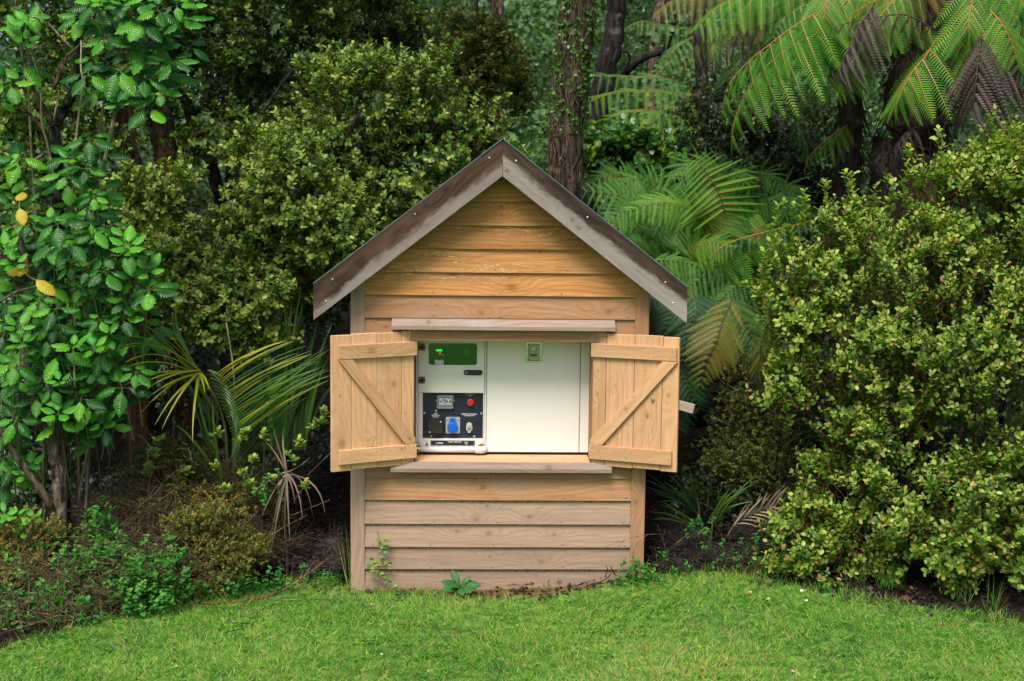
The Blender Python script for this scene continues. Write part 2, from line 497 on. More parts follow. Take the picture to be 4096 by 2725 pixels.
M['leaf_far'] = leafmat('leaf_far', [(0, (0.045, 0.10, 0.035)), (0.5, (0.09, 0.18, 0.065)), (1, (0.19, 0.29, 0.11))], 0.6, 0.3, spec=.3)
M['leaf_mint'] = leafmat('leaf_mint', [(0, (0.020, 0.11, 0.012)), (0.6, (0.055, 0.24, 0.030)), (1, (0.16, 0.36, 0.06))], 0.6, 0.3, spec=.3)
M['leaf_ivy'] = leafmat('leaf_ivy', [(0, (0.016, 0.065, 0.008)), (0.6, (0.055, 0.17, 0.015)), (1, (0.20, 0.28, 0.03))], 0.4, 0.2)
M['leaf_big'] = leafmat('leaf_big', [(0, (0.008, 0.065, 0.006)), (0.45, (0.018, 0.13, 0.007)), (0.8, (0.045, 0.22, 0.009)), (1, (0.11, 0.36, 0.012))], 0.32, 0.30, 'object', 0.4)
M['leaf_young'] = leafmat('leaf_young', [(0, (0.04, 0.28, 0.012)), (1, (0.12, 0.38, 0.02))], 0.33, 0.3, 'object')
M['leaf_yellow'] = leafmat('leaf_yellow', [(0, (0.5, 0.33, 0.02)), (1, (0.55, 0.42, 0.03))], 0.5, 0.3, 'object')
M['leaf_litter'] = leafmat('leaf_litter', [(0, (0.006, 0.004, 0.003)), (0.6, (0.020, 0.011, 0.007)), (0.93, (0.06, 0.032, 0.018)), (1, (0.24, 0.13, 0.06))], 0.75, 0.0)  # litter browns taken almost to black, carrying the shade of the beds
M['fallen'] = plain('fallen', (0.55, 0.33, 0.17), 0.7, 0, .3, .25, 40)
M['fern'] = leafmat('fern', [(0, (0.035, 0.17, 0.012)), (0.5, (0.075, 0.25, 0.016)), (1, (0.14, 0.33, 0.022))], 0.5, 0.3, 'objflat', .3)
M['fern_blue'] = leafmat('fern_blue', [(0, (0.028, 0.14, 0.020)), (0.5, (0.060, 0.22, 0.030)), (1, (0.12, 0.31, 0.045))], 0.5, 0.3, 'objflat', .3)
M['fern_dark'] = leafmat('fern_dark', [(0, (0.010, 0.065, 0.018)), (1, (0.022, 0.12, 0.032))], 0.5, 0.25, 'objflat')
M['fern_yellow'] = leafmat('fern_yellow', [(0, (0.10, 0.13, 0.012)), (0.6, (0.17, 0.19, 0.02)), (1, (0.24, 0.17, 0.03))], 0.5, 0.25, 'objflat')
M['fern_dead'] = leafmat('fern_dead', [(0, (0.035, 0.024, 0.022)), (0.6, (0.075, 0.052, 0.046)), (1, (0.12, 0.085, 0.072))], 0.8, 0.05, 'objflat')
M['palm'] = leafmat('palm', [(0, (0.030, 0.095, 0.014)), (0.6, (0.060, 0.15, 0.02)), (1, (0.11, 0.19, 0.022))], 0.4, 0.25, 'objflat')
M['palm_yellow'] = leafmat('palm_yellow', [(0, (0.20, 0.24, 0.010)), (1, (0.36, 0.34, 0.014))], 0.45, 0.3, 'objflat')
M['palm_dark'] = leafmat('palm_dark', [(0, (0.010, 0.032, 0.008)), (1, (0.03, 0.075, 0.015))], 0.45, 0.2, 'objflat')
M['palm_dead'] = leafmat('palm_dead', [(0, (0.15, 0.10, 0.065)), (1, (0.33, 0.25, 0.18))], 0.7, 0.1, 'objflat')
M['grass'] = leafmat('grass', [(0, (0.018, 0.10, 0.015)), (0.35, (0.08, 0.28, 0.030)), (0.62, (0.24, 0.46, 0.055)), (0.84, (0.50, 0.62, 0.13)), (0.93, (0.50, 0.42, 0.20)), (1, (0.42, 0.22, 0.12))], 0.55, 0.42, spec=.25)

# ------------------------------------------------------------------ vectorised leaves
def unit(a):
    return a / np.maximum(np.linalg.norm(a, axis=-1, keepdims=True), 1e-9)

LEAF = {   # outline of one leaf: local x across, y along, z out of the blade; two or more quads, folded along the midrib
    'oval': (np.array([(0, 0, 0), (-.30, .32, .07), (-.27, .74, .05), (0, 1, -.06), (.27, .74, .05), (.30, .32, .07)], float), [(0, 3, 2, 1), (0, 5, 4, 3)]),
    'wavy': (np.array([(0, 0, 0), (-.20, .18, .05), (-.33, .45, -.01), (-.25, .78, .08), (0, 1, -.08), (.25, .78, -.02), (.33, .45, .09), (.20, .18, .0), (0, .5, -.03)], float),
             [(0, 8, 2, 1), (8, 4, 3, 2), (0, 7, 6, 8), (8, 6, 5, 4)]),
    'blade': (np.array([(-.5, 0, 0), (.5, 0, 0), (.35, .55, .0), (0, 1, .0)], float), [(0, 1, 2), (0, 2, 3)]),
    'heart': (np.array([(0, 0, 0), (-.40, .16, .06), (-.36, .55, .05), (0, 1, -.07), (.36, .55, .05), (.40, .16, .06)], float), [(0, 3, 2, 1), (0, 5, 4, 3)]),
}

def leaf_arrays(kind, P, A, Nn, L, W=1.0):
    """P base points, A length directions, Nn blade normals, L lengths"""
    tv, tf = LEAF[kind]
    A = unit(A)
    X = unit(np.cross(A, Nn))
    Z = np.cross(X, A)
    L = np.broadcast_to(np.asarray(L, float), (len(P),))
    W = np.broadcast_to(np.asarray(W, float), (len(P),))
    V = (P[:, None, :] + tv[None, :, 0, None] * X[:, None, :] * (L * W)[:, None, None]
         + tv[None, :, 1, None] * A[:, None, :] * L[:, None, None] + tv[None, :, 2, None] * Z[:, None, :] * L[:, None, None])
    return V, tf

class Cloud:
    """many leaves or blades as one mesh (kind stuff)"""
    def __init__(s):
        s.V = []; s.loops = []; s.sizes = []; s.v = []; s.n = 0
    def leaves(s, kind, P, A, Nn, L, val, W=1.0):
        if len(P) == 0: return s
        V, tf = leaf_arrays(kind, P, A, Nn, L, W)
        k = V.shape[1]; N = len(P)
        base = s.n + np.arange(N) * k
        for f in tf:
            s.loops.append((base[:, None] + np.array(f)[None, :]).ravel())
            s.sizes.append(np.full(N, len(f)))
        s.V.append(V.reshape(-1, 3)); s.v.append(np.repeat(np.broadcast_to(val, (N,)), k))
        s.n += N * k
        return s
    def sticks(s, P0, P1, r, val=0.0):
        """three-sided sticks, tapered"""
        N = len(P0)
        if N == 0: return s
        d = unit(P1 - P0)
        a = unit(np.cross(d, np.array([0.3, 0.5, 0.81])))
        b = np.cross(d, a)
        r = np.broadcast_to(np.asarray(r, float), (N,))[:, None]
        vs = []
        for P, q in ((P0, 1.0), (P1, 0.55)):
            for k in range(3):
                t = 2 * math.pi * k / 3
                vs.append(P + (a * math.cos(t) + b * math.sin(t)) * r * q)
        V = np.stack(vs, 1)
        base = s.n + np.arange(N) * 6
        for f in ((0, 1, 4, 3), (1, 2, 5, 4), (2, 0, 3, 5)):
            s.loops.append((base[:, None] + np.array(f)[None, :]).ravel()); s.sizes.append(np.full(N, 4))
        s.V.append(V.reshape(-1, 3)); s.v.append(np.repeat(np.broadcast_to(val, (N,)), 6)); s.n += N * 6
        return s
    def obj(s, name, mat, parent=None, stuff=True):
        me = bpy.data.meshes.new(name)
        V = np.concatenate(s.V).astype(np.float32)
        loops = np.concatenate(s.loops).astype(np.int32)
        sizes = np.concatenate(s.sizes).astype(np.int32)
        starts = np.concatenate([[0], np.cumsum(sizes)[:-1]]).astype(np.int32)
        me.vertices.add(len(V)); me.vertices.foreach_set('co', V.ravel())
        me.loops.add(len(loops)); me.loops.foreach_set('vertex_index', loops)
        me.polygons.add(len(sizes)); me.polygons.foreach_set('loop_start', starts)
        me.update(calc_edges=True)
        at_ = me.attributes.new('v', 'FLOAT', 'POINT')
        at_.data.foreach_set('value', np.concatenate(s.v).astype(np.float32))
        me.materials.append(mat)
        o = link(name, me, parent)
        if stuff: o['kind'] = 'stuff'
        return o

def blob_points(blobs, n, shell=0.55, seed=0, cut=0.25):
    """points near the skin of a union of bumpy ellipsoids, with outward directions"""
    g = np.random.default_rng(seed)
    B = np.array([b[:6] for b in blobs], float)
    vol = (B[:, 3] * B[:, 4] * B[:, 5]) ** (2 / 3)
    idx = g.choice(len(B), n, p=vol / vol.sum())
    d = unit(g.normal(size=(n, 3)))
    bump = 1 + cut * (np.sin(d[:, 0] * 7 + idx * 1.3) * np.sin(d[:, 1] * 6 + idx * 2.1) * np.sin(d[:, 2] * 8 + idx))
    rr = (1 - shell * g.random(n) ** 1.6) * bump
    P = B[idx, :3] + d * B[idx, 3:6] * rr[:, None]
    O = unit(d / B[idx, 3:6])
    return P, O, rr, idx

def sprigs(cloud, stems, P, D, leaves, slen, llen, kind='wavy', seed=0, vbase=0.5, vspread=0.25, tip=0.35, lw=1.0, rosette=True, old=0.03):
    """leafy shoots: at every P a shoot along D with spiral leaves, palest at the tip"""
    g = np.random.default_rng(seed)
    n = len(P)
    D = unit(D)
    a = unit(np.cross(D, unit(g.normal(size=(n, 3)))))
    b = np.cross(D, a)
    tone = g.normal(vbase, vspread * 0.55, n)
    sl = slen * g.uniform(0.6, 1.3, n)
    if stems is not None:
        stems.sticks(P - D * (sl * 0.5)[:, None], P + D * sl[:, None] * 0.95, 0.0022 * slen / 0.1)
    for k in range(leaves):
        u = (k + 0.5) / leaves
        ang = k * 2.4 + g.uniform(0, 1, n)
        rad = a * np.cos(ang)[:, None] + b * np.sin(ang)[:, None]
        base = P + D * (sl * u)[:, None]
        lean = 0.25 + 0.75 * u if rosette else 0.5
        A = unit(rad + D * (0.15 + 0.75 * lean) + np.array([0, 0, 0.08]) + g.normal(0, 0.18, (n, 3)))
        Nn = unit(D * 1.0 - rad * 0.5 + np.array([0, -0.15, 0.45]) + g.normal(0, 0.25, (n, 3)))
        L = llen * g.uniform(0.7, 1.2, n) * (1.05 - 0.25 * u)
        v = np.clip(tone + tip * (u - 0.5) + g.normal(0, vspread * 0.4, n), 0.0, 0.93)
        v = np.where(g.random(n) < old, g.uniform(0.95, 1.0, n), v)
        cloud.leaves(kind, base, A, Nn, L, v, lw)

# ------------------------------------------------------------------ the ground
edge_px = [(-900, 2700), (-400, 2640), (0, 2590), (200, 2545), (420, 2465), (680, 2410), (900, 2375), (1080, 2350), (1300, 2342), (1420, 2360), (1650, 2372), (1900, 2385), (2150, 2395),
           (2400, 2372), (2600, 2345), (2800, 2340), (3000, 2362), (3300, 2410), (3600, 2445), (4096, 2500), (4500, 2540), (5200, 2520)]
EDGE = np.array([(gat(px, py).x, gat(px, py).y) for px, py in edge_px])
def lawn_edge(x):
    return np.interp(x, EDGE[:, 0], EDGE[:, 1])

def ground_mat():
    t = NT('soil_and_turf')
    co = t.tex()
    lawn = t.attr('lawn').outputs['Fac']
    n1 = t.noise(co, 14, 6, .65); n2 = t.noise(co, 3, 4)
    soil = t.mix(t.step(n1, .35, .65), (0.005, 0.003, 0.002), (0.020, 0.012, 0.008))  # near-black soil: the deep shade beside the shed is put into its colour
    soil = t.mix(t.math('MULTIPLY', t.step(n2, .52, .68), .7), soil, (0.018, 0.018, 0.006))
    worn = t.mix(t.step(t.noise(co, 9, 4, .6), .42, .6), (0.19, 0.105, 0.052), (0.10, 0.095, 0.018))
    worn = t.mix(t.step(n1, .5, .7), worn, (0.07, 0.035, 0.02))
    soil = t.mix(t.attr('worn').outputs['Fac'], soil, worn)
    turf = t.mix(t.step(n1, .35, .65), (0.045, 0.12, 0.016), (0.15, 0.27, 0.045))
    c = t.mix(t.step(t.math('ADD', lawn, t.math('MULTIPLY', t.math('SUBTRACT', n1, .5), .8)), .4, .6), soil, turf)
    return t.done(t.pbr(c, .95, t.bump(n1, .8, .03), 0, .15))
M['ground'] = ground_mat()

def build_ground():
    xs = np.concatenate([[-250, -80, -30, -14], np.arange(-8, 8.01, 0.08), [14, 30, 80, 250]])
    ys = np.concatenate([[-120, -40, -16], np.arange(-10, -3, .5), np.arange(-3, 3.0, 0.08), np.arange(3, 12, .4), [14, 18, 24, 32, 42, 60, 100, 260]])
    X, Y = np.meshgrid(xs, ys)
    Z = ground_z(X, Y) + np.where((np.abs(X) < 9) & (Y > -4) & (Y < 4), rng.normal(0, .006, X.shape), 0)
    nx, ny = len(xs), len(ys)
    V = np.stack([X, Y, Z], -1).reshape(-1, 3)
    F = [(j * nx + i, j * nx + i + 1, (j + 1) * nx + i + 1, (j + 1) * nx + i) for j in range(ny - 1) for i in range(nx - 1)]
    me = bpy.data.meshes.new('ground')
    me.from_pydata(V.tolist(), [], F)
    a = me.attributes.new('lawn', 'FLOAT', 'POINT')
    lw = np.clip((lawn_edge(V[:, 0]) - V[:, 1]) / 0.16 + .5, 0, 1)
    a.data.foreach_set('value', lw.astype(np.float32))
    b = me.attributes.new('worn', 'FLOAT', 'POINT')
    wv = np.clip((V[:, 0] + 1.5) / .4, 0, 1) * np.clip((1.9 - V[:, 0]) / .5, 0, 1) * np.clip((-V[:, 1] + .12) / .1, 0, 1)
    b.data.foreach_set('value', wv.astype(np.float32))
    me.shade_smooth()
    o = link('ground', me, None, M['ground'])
    tag(o, kind='structure')
build_ground()

def build_grass():
    g = np.random.default_rng(5)
    n = 250000
    x = g.uniform(-4.6, 4.9, n); y = g.uniform(-3.1, 0.5, n)
    le = lawn_edge(x)
    wob = 0.07 * np.sin(x * 9) + 0.05 * np.sin(x * 23 + 1) + g.normal(0, .05, n)
    keep = y < le + wob
    # bare mossy strip in front of the shed and thin turf beside it
    bare = np.exp(-((y - (le + .0)) / .17) ** 2) * ((x > -1.4) & (x < 1.7)) * np.clip(0.30 + .25 * np.sin(x * 6 + .5) + .55 * (x > -.1), 0, 1.05)
    keep &= g.random(n) > bare * .95
    dens = 0.82 + .18 * np.sin(x * 4.1 + np.sin(y * 5)) * np.sin(y * 6.3)
    keep &= g.random(n) < dens
    x, y = x[keep], y[keep]; n = len(x)
    z = ground_z(x, y)
    P = np.stack([x, y, z - .003], 1)
    lean = np.stack([np.sin(x * 3 + y * 2) * .3, np.cos(x * 2.3 - y * 3) * .3, np.zeros(n)], 1) + g.normal(0, .75, (n, 3)) * np.array([1, 1, 0])
    A = unit(lean + np.array([0, 0, .80]))
    Nn = unit(g.normal(size=(n, 3)) * np.array([1, 1, .3]) + np.array([0, -.8, .5]))
    clump = np.sin(x * 2.1 + 2 * np.sin(y * 1.7)) * np.sin(y * 2.9 + x) + .5 * np.sin(x * 7.7 + y * 3) * np.sin(y * 9.1)
    clump2 = np.sin(x * 14 + 3 * np.sin(y * 11)) * np.sin(y * 17 + 2 * np.sin(x * 9))
    L = g.uniform(.022, .062, n) * (1 + .35 * clump2)
    near = (le[keep] - y) < .12
    L[near] *= g.uniform(1, 1.7, near.sum())
    worn = np.exp(-((x - .95) / .7) ** 2 - ((y + 1.35) / .45) ** 2) + .5 * np.exp(-((x + 1.0) / .8) ** 2 - ((y + 1.7) / .25) ** 2)
    v = .40 + .13 * clump + .13 * clump2 + g.normal(0, .25, n) + .24 * worn
    v = np.clip(v, 0, .9)
    straw = g.random(n) < (.07 + .22 * np.clip(np.sin(x * 6.1 + 2 * np.sin(y * 7)) * np.sin(y * 8.3 + x * 2) - .3, 0, 1) + .22 * worn + .16 * np.exp(-((le[keep] - y) / .22) ** 2) * (x > -2.2))
    v[straw] = g.uniform(.9, 1, straw.sum())
    c = Cloud()
    c.leaves('blade', P, A, Nn, L, v, .0043 / L * g.uniform(.6, 1.4, n))
    # flat clover-like weed rosettes mixed into the turf
    k = 5200
    cx = g.uniform(-4, 4.2, 420); cy = g.uniform(-2.9, -.1, 420)
    i = g.integers(0, 420, k)
    wx = cx[i] + g.normal(0, .035, k); wy = cy[i] + g.normal(0, .03, k)
    ok = wy < lawn_edge(wx); wx, wy = wx[ok], wy[ok]; k = len(wx)
    WP = np.stack([wx, wy, ground_z(wx, wy) + g.uniform(.008, .026, k)], 1)
    WA = unit(g.normal(size=(k, 3)) * np.array([1, 1, .25]))
    c.leaves('oval', WP, WA, np.tile([0, -.2, 1.], (k, 1)), g.uniform(.012, .024, k), np.clip(g.normal(.42, .14, k), 0, .85), 1.2)
    o = c.obj('lawn_grass', M['grass'])
    tag(o, 'short damp green lawn in front of the wooden shed', 'grass', kind='stuff')
build_grass()

# ------------------------------------------------------------------ the shed
def frame_at(c, xdir, back):
    x = Vector(xdir).normalized(); b = Vector(back)
    b = (b - x * b.dot(x)).normalized()
    z = x.cross(b)
    Mx = Matrix((x, b, z)).transposed().to_4x4()
    Mx.translation = Vector(c)
    return Mx

def plank(name, parent, c, xdir, L, Wd, T, mat, back=(0, 1, 0), knots=(), poly=None, bev=0.0025, label=None, tilt=0.0):
    mb = MB()
    if poly: mb.prism(poly, -T / 2, T / 2)
    else: mb.box(-L / 2, L / 2, -T / 2, T / 2, -Wd / 2, Wd / 2, bev)
    Mx = frame_at(c, xdir, back)
    if tilt: Mx = Mx @ Matrix.Rotation(tilt, 4, 'X')
    o = link(name, mb.mesh(name), parent, mat, Mx)
    for i, k in enumerate(knots[:3]):
        o['k%d' % (i + 1)] = [float(q) for q in k]
    if label: o['label'] = label
    return o

ZA, SL = 2.870, 0.7745
TH = math.atan(SL)
shed = empty('utility_shed', (0, 0.6, 0), 'small gabled weatherboard shed with its front hatch open at the lawn edge', 'shed')
POST = 0.94; INN = 0.8495

for s, kn in ((-1, [(.3, .01, .012)]), (1, [(.35, -.01, .01), (-.4, .012, .02)])):
    plank('corner_post', shed, (s * (POST + INN) / 2, 0.0, .985), (0, 0, 1), 1.99, POST - INN, .09, M['board_pale' if s < 0 else 'board_mid'], knots=kn)

def board(x0, x1, zb, ht, mat, knots=(), poly=None, y=-0.028):
    c = ((x0 + x1) / 2, y, zb + ht / 2)
    return plank('weatherboard', shed, c, (1, 0, 0), x1 - x0, ht, .017, mat, knots=knots, poly=poly, tilt=R(-7.2), bev=.002)

low = [(-.03, .190), (.1375, .165), (.2825, .170), (.4335, .172), (.5888, .165), (.7316, .105)]
lk = [[(.25, .03, .012), (-.1, -.02, .01)], [(-.05, .0, .016), (.28, -.03, .022), (.5, .02, .01)], [(-.26, .02, .022), (-.06, .005, .026), (.36, .0, .018)],
      [(-.07, .03, .016), (-.14, -.055, .022), (.20, -.035, .024)], [(-.10, .0, .030), (-.15, .055, .02)], [(-.5, -.01, .02)]]
for i, ((zb, ht), kn) in enumerate(zip(low, lk)):
    board(-INN, INN, zb, ht, M['board_pale'] if i < 4 else M['board_mid'], kn)
# short boards either side of the hatch, mostly behind the opened shutters
for zb in (.838, .985, 1.13, 1.275, 1.42):
    board(-INN, -.575, zb, .165, M['board_mid']); board(.62, INN, zb, .165, M['board_mid'])
up = [at(2010, q, -.03).z for q in (1365, 1275, 1184, 1092, 997.6, 904, 808, 712)]
uk = [[(-.72, .0, .014)], [(.68, -.035, .030), (-.4, .0, .013), (-.12, -.05, .024)], [(.07, -.03, .042), (-.3, .045, .02)], [(.25, .05, .014), (-.2, .0, .01)],
      [(-.12, .03, .014), (.10, .0, .012)], [(.0, .03, .016), (.0, -.02, .012)], [(.03, .03, .012)]]
for i in range(7):
    zb, zt = up[i], up[i + 1] + .022
    ht = zt - zb
    hw = lambda z: max(0.004, (ZA - .055 - z) / SL)
    w0 = min(INN, hw(zb)); w1 = min(INN, hw(zt))
    poly = [(-w0, -ht / 2), (w0, -ht / 2), (w1, ht / 2), (-w1, ht / 2)]
    if w0 >= INN > w1:
        zc = ZA - .055 - INN * SL - (zb + ht / 2)
        poly = [(-INN, -ht / 2), (INN, -ht / 2), (INN, zc), (w1, ht / 2), (-w1, ht / 2), (-INN, zc)]
    board(-1, 1, zb, ht, M['board_gold'] if i > 1 else M['board_mid'], uk[i], poly=poly)

# galvanised nails along the lower edge of every front board
mb = MB()
rn = random.Random(4)
for zb in [q[0] for q in low[1:]] + up[1:6]:
    for x in (-.80, -.42, -.02, .40, .80):
        if zb > 1.9 and abs(x) > (ZA - .1 - zb) / SL: continue
        x += rn.uniform(-.02, .02)
        mb.disc(x, zb + .022 + rn.uniform(-.004, .004), .0033, -.0505, -.044, 7, .0008)
mb.obj('nail_heads', M['zinc'], shed)['kind'] = 'stuff'
# side and rear walls, same boards
for s in (-1, 1):
    for k in range(13):
        zb = .0 + k * .147
        plank('weatherboard', shed, (s * .925, .63, zb + .082), (0, -s, 0), 1.14, .165, .019, M['board_mid'], back=(-s, 0, 0), tilt=R(-5.2))
    plank('corner_post', shed, (s * .90, 1.22, .985), (0, 0, 1), 1.99, .09, .09, M['board_mid'])
for k in range(18):
    zb = .0 + k * .147
    hwid = min(.85, (ZA - .08 - zb - .165) / SL)
    if hwid > .05:
        plank('weatherboard', shed, (0, 1.24, zb + .082), (-1, 0, 0), 2 * hwid, .165, .019, M['board_mid'], back=(0, -1, 0), tilt=R(-5.2))

# barge boards
def fascia(s, mat, knots):
    P = [(0, ZA), (s * 1.155, ZA - 1.155 * SL), (s * 1.155, ZA - 1.155 * SL - .223), (0, ZA - .223)]
    xd = Vector((math.cos(TH), 0, -s * math.sin(TH)))
    zd = xd.cross(Vector((0, 1, 0)))
    c = Vector((s * .5775, -.175, ZA - .5775 * SL - .1115))
    gap = .0015
    poly = []
    for x, z in P:
        if x == 0: x = s * gap
        d = Vector((x, c.y, z)) - c
        poly.append((d.dot(xd), d.dot(zd)))
    if s > 0: poly = poly[::-1]
    poly = poly[::-1]
    return plank('barge_board', shed, c, xd, 1, 1, .030, mat, poly=poly, knots=knots)
M['fascia_left'] = wood('fascia_left', (0.25, 0.205, 0.18), (0.19, 0.15, 0.13), (0.06, 0.045, 0.038), gray=(0.29, 0.25, 0.235), wear=0.6, two_tone=((0.4, 0.36, 0.33), (0.082, 0.043, 0.028), -0.022), freq=16)
fascia(-1, M['fascia_left'], [(-.25, -.02, .045), (.25, .03, .028)]).__setitem__('label', 'barge board with a broad dark wet band over grey timber')
fascia(1, M['fascia'], [(-.10, -.045, .024), (-.66, -.045, .02), (-.16, -.03, .018)]).__setitem__('label', 'barge board bleached pale grey along its lower half')
# roof sheets and ridge cap
for s in (-1, 1):
    xd = Vector((math.cos(TH), 0, -s * math.sin(TH))); zd = xd.cross(Vector((0, 1, 0)))
    c = Vector((s * .580, .56, ZA - .580 * SL)) + zd * .004
    mb = MB(); mb.box(-.728, .728, -.745, .78, -.012, -.006)
    for k in range(15):
        y = -.73 + k * .105
        mb.box(-.727, .727, y - .012, y + .012, -.006, .002)
    link('roof_sheet', mb.mesh('roof_sheet'), shed, M['steel_roof'], frame_at(c, xd, (0, 1, 0)))
mb = MB()
for s in (-1, 1):
    n = 2
    p0 = Vector((0, 0, ZA + .009)); d = Vector((s * math.cos(TH), 0, -math.sin(TH))); nrm = Vector((s * math.sin(TH), 0, math.cos(TH)))
    a = p0; b = p0 + d * .17
    vs = []
    for y in (-.196, 1.36):
        for q in (a, b, b - nrm * .006, a - nrm * .006):
            vs.append((q.x, y, q.z))
    mb.add(vs, [(0, 1, 2, 3), (4, 7, 6, 5), (0, 4, 5, 1), (1, 5, 6, 2), (2, 6, 7, 3)])
mb.obj('ridge_cap', M['steel_roof'], shed)
# fascia screws
mb = MB()
for px, py in ((1303, 1206), (1330, 1118), (1660, 857), (1958, 632), (2065, 644), (2693, 1213), (2662, 1130), (2350, 870)):
    q = at(px, py, -.191)
    mb.disc(q.x, q.z, .0055, -.1925, -.189, 8, .001)
mb.obj('screw_heads', M['zinc'], shed)['kind'] = 'stuff'

# head drip cap
def wedge(name, x0, x1, prof, mat, knots=()):
    """profile in y, z pulled along x; local x along the grain"""
    ys = [p[0] for p in prof]; zs = [p[1] for p in prof]
    cy = sum(ys) / len(ys); cz = sum(zs) / len(zs); cx = (x0 + x1) / 2
    n = len(prof)
    vs = [(x0 - cx, y - cy, z - cz) for y, z in prof] + [(x1 - cx, y - cy, z - cz) for y, z in prof]
    fs = [tuple(range(n))[::-1], tuple(range(n, 2 * n))] + [(i, (i + 1) % n, (i + 1) % n + n, i + n) for i in range(n)]
    mb = MB().add(vs, fs)
    o = link(name, mb.mesh(name), shed, mat, Matrix.Translation((cx, cy, cz)))
    for i, k in enumerate(knots): o['k%d' % (i + 1)] = [float(q) for q in k]
    return o
wedge('head_trim', -.680, .722, [(-.100, 1.688), (-.100, 1.712), (-.022, 1.768), (-.022, 1.688)], M['trim_grey'], [(-.47, .02, .02)])
wedge('window_sill', -.685, .717, [(-.100, .783), (-.100, .806), (-.043, .838), (-.043, .783)], M['trim_grey'], [(.3, .01, .03)])
plank('sill_board', shed, (.025, .092, .8265), (1, 0, 0), 1.125, .272, .020, M['timber_new'], back=(0, 0, -1), knots=[(.2, .05, .016), (-.25, .01, .012), (.4, 0, .01)])
plank('head_board', shed, (.025, .06, 1.668), (1, 0, 0), 1.13, .040, .17, M['board_mid'])
plank('jamb', shed, (-.552, .095, 1.242), (0, 0, 1), .81, .018, .25, M['board_mid'])
plank('jamb', shed, (.602, .095, 1.242), (0, 0, 1), .81, .022, .25, M['board_mid'])

# shutters
def shutter(s, hx, th, divs, rails, brace, extra):
    z0, z1, W = .824, 1.672, .560
    u = Vector((s * math.cos(th), -math.sin(th), 0))
    b = Vector((s * math.sin(th), math.cos(th), 0))      # away from the camera
    h = Vector((hx, -.030, 0))
    sh = empty('shutter', tuple(h + Vector((0, 0, z0))))
    sh.parent = shed; sh.location = sh.location - shed.location
    H = z1 - z0
    def P(fu, fz, d=0.0):      # fraction across from the hinge, fraction down from the top, towards camera
        return h + u * (fu * W) + Vector((0, 0, z1 - fz * H)) - b * d
    edges = [0] + divs + [1]
    for i in range(len(edges) - 1):
        a, e = edges[i], edges[i + 1]
        jit = [.004, -.003, .0, -.005][i % 4]
        c = (P(a, 0) + P(e, 1)) / 2 + Vector((0, 0, jit)) + b * .011
        w_ = (e - a) * W - .0025
        kn = extra['knots'][i]
        plank('plank', sh, c + b * (.0012 * (i % 2)), (0, 0, 1), H, w_, .022, M['shutter'], back=b, knots=kn)
    for (f0, f1, t0, t1), kn in zip(rails, extra['rk']):
        c = (P(f0, t0) + P(f1, t1)) / 2 - b * .0105
        plank('rail', sh, c, u if s > 0 else -u, abs(f1 - f0) * W, (t1 - t0) * H, .021, M['shutter'], back=b, knots=kn)
    c = sum((P(*q) for q in brace), Vector()) / len(brace) - b * .0105
    top = (P(*brace[0]) + P(*brace[1])) / 2; bot = (P(*brace[2]) + P(*brace[-1])) / 2
    xd = (bot - top).normalized()
    if xd.x < 0: xd = -xd
    zd = xd.cross(b)
    poly = [((P(*q) - c).dot(xd), (P(*q) - c).dot(zd)) for q in brace]
    area = sum(poly[i][0] * poly[(i + 1) % len(poly)][1] - poly[(i + 1) % len(poly)][0] * poly[i][1] for i in range(len(poly)))
    if area < 0: poly = poly[::-1]
    plank('brace', sh, c, xd, 1, 1, .021, M['shutter'], back=b, poly=poly, knots=extra['bk'])
    mb = MB()
    for fu, fz in extra['nails']:
        q = P(fu, fz, .0215)
        Mx = frame_at(q, -b.cross(Vector((0, 0, 1))), b)
        t = MB(); t.disc(0, 0, .0032, -.0012, .001, 6)
        mb.add([Mx @ Vector(v) for v in t.v], t.f)
    o = mb.obj('nail_heads', M['zinc'], sh); o['kind'] = 'stuff'
    return sh, P, u, b
nl = [(fu, fz) for fu in (.03, .12, .18, .42, .48, .72, .78, .92) for fz in (.105, .155, .875, .925)]
nl = [(a + random.uniform(-.012, .012), z + random.uniform(-.012, .012)) for a, z in nl if random.random() > .12]
nb = [(.86, .2), (.72, .33), (.55, .47), (.43, .58), (.3, .70), (.2, .79), (.06, .80)]
shutter(-1, -.5398, .485, [.152, .456, .764], [(-.02, .92, .076, .180), (-.02, .92, .846, .953)],
        [(.925, .183), (.765, .183), (.0, .800), (.0, .843), (.12, .843)],
        dict(knots=[[(-.1, .02, .008)], [(.10, -.03, .028), (.02, .05, .02)], [(.30, .04, .012), (-.3, -.02, .02)], [(-.25, .0, .040), (.05, .01, .012)]],
             rk=[[(-.05, .0, .035)], [(.16, .02, .012)]], bk=[(.25, .0, .014), (-.2, .01, .01)], nails=nl + nb))
nb2 = [(.95, .20), (.88, .205), (.70, .32), (.50, .46), (.42, .58), (.16, .72), (.10, .83), (.03, .83)]
shR, PR, uR, bR = shutter(1, .590, .398, [.157, .487, .810], [(-.015, .975, .078, .180), (-.02, .945, .846, .953)],
        [(.985, .183), (.82, .183), (.0, .800), (.0, .843), (.13, .843)],
        dict(knots=[[(.03, .01, .016)], [(.1, .03, .010)], [(-.08, .0, .030), (.2, .02, .01)], [(.06, .01, .022)]],
             rk=[[(.1, .0, .008)], [(-.2, .01, .012)]], bk=[(.02, .0, .022)], nails=nl + nb2))
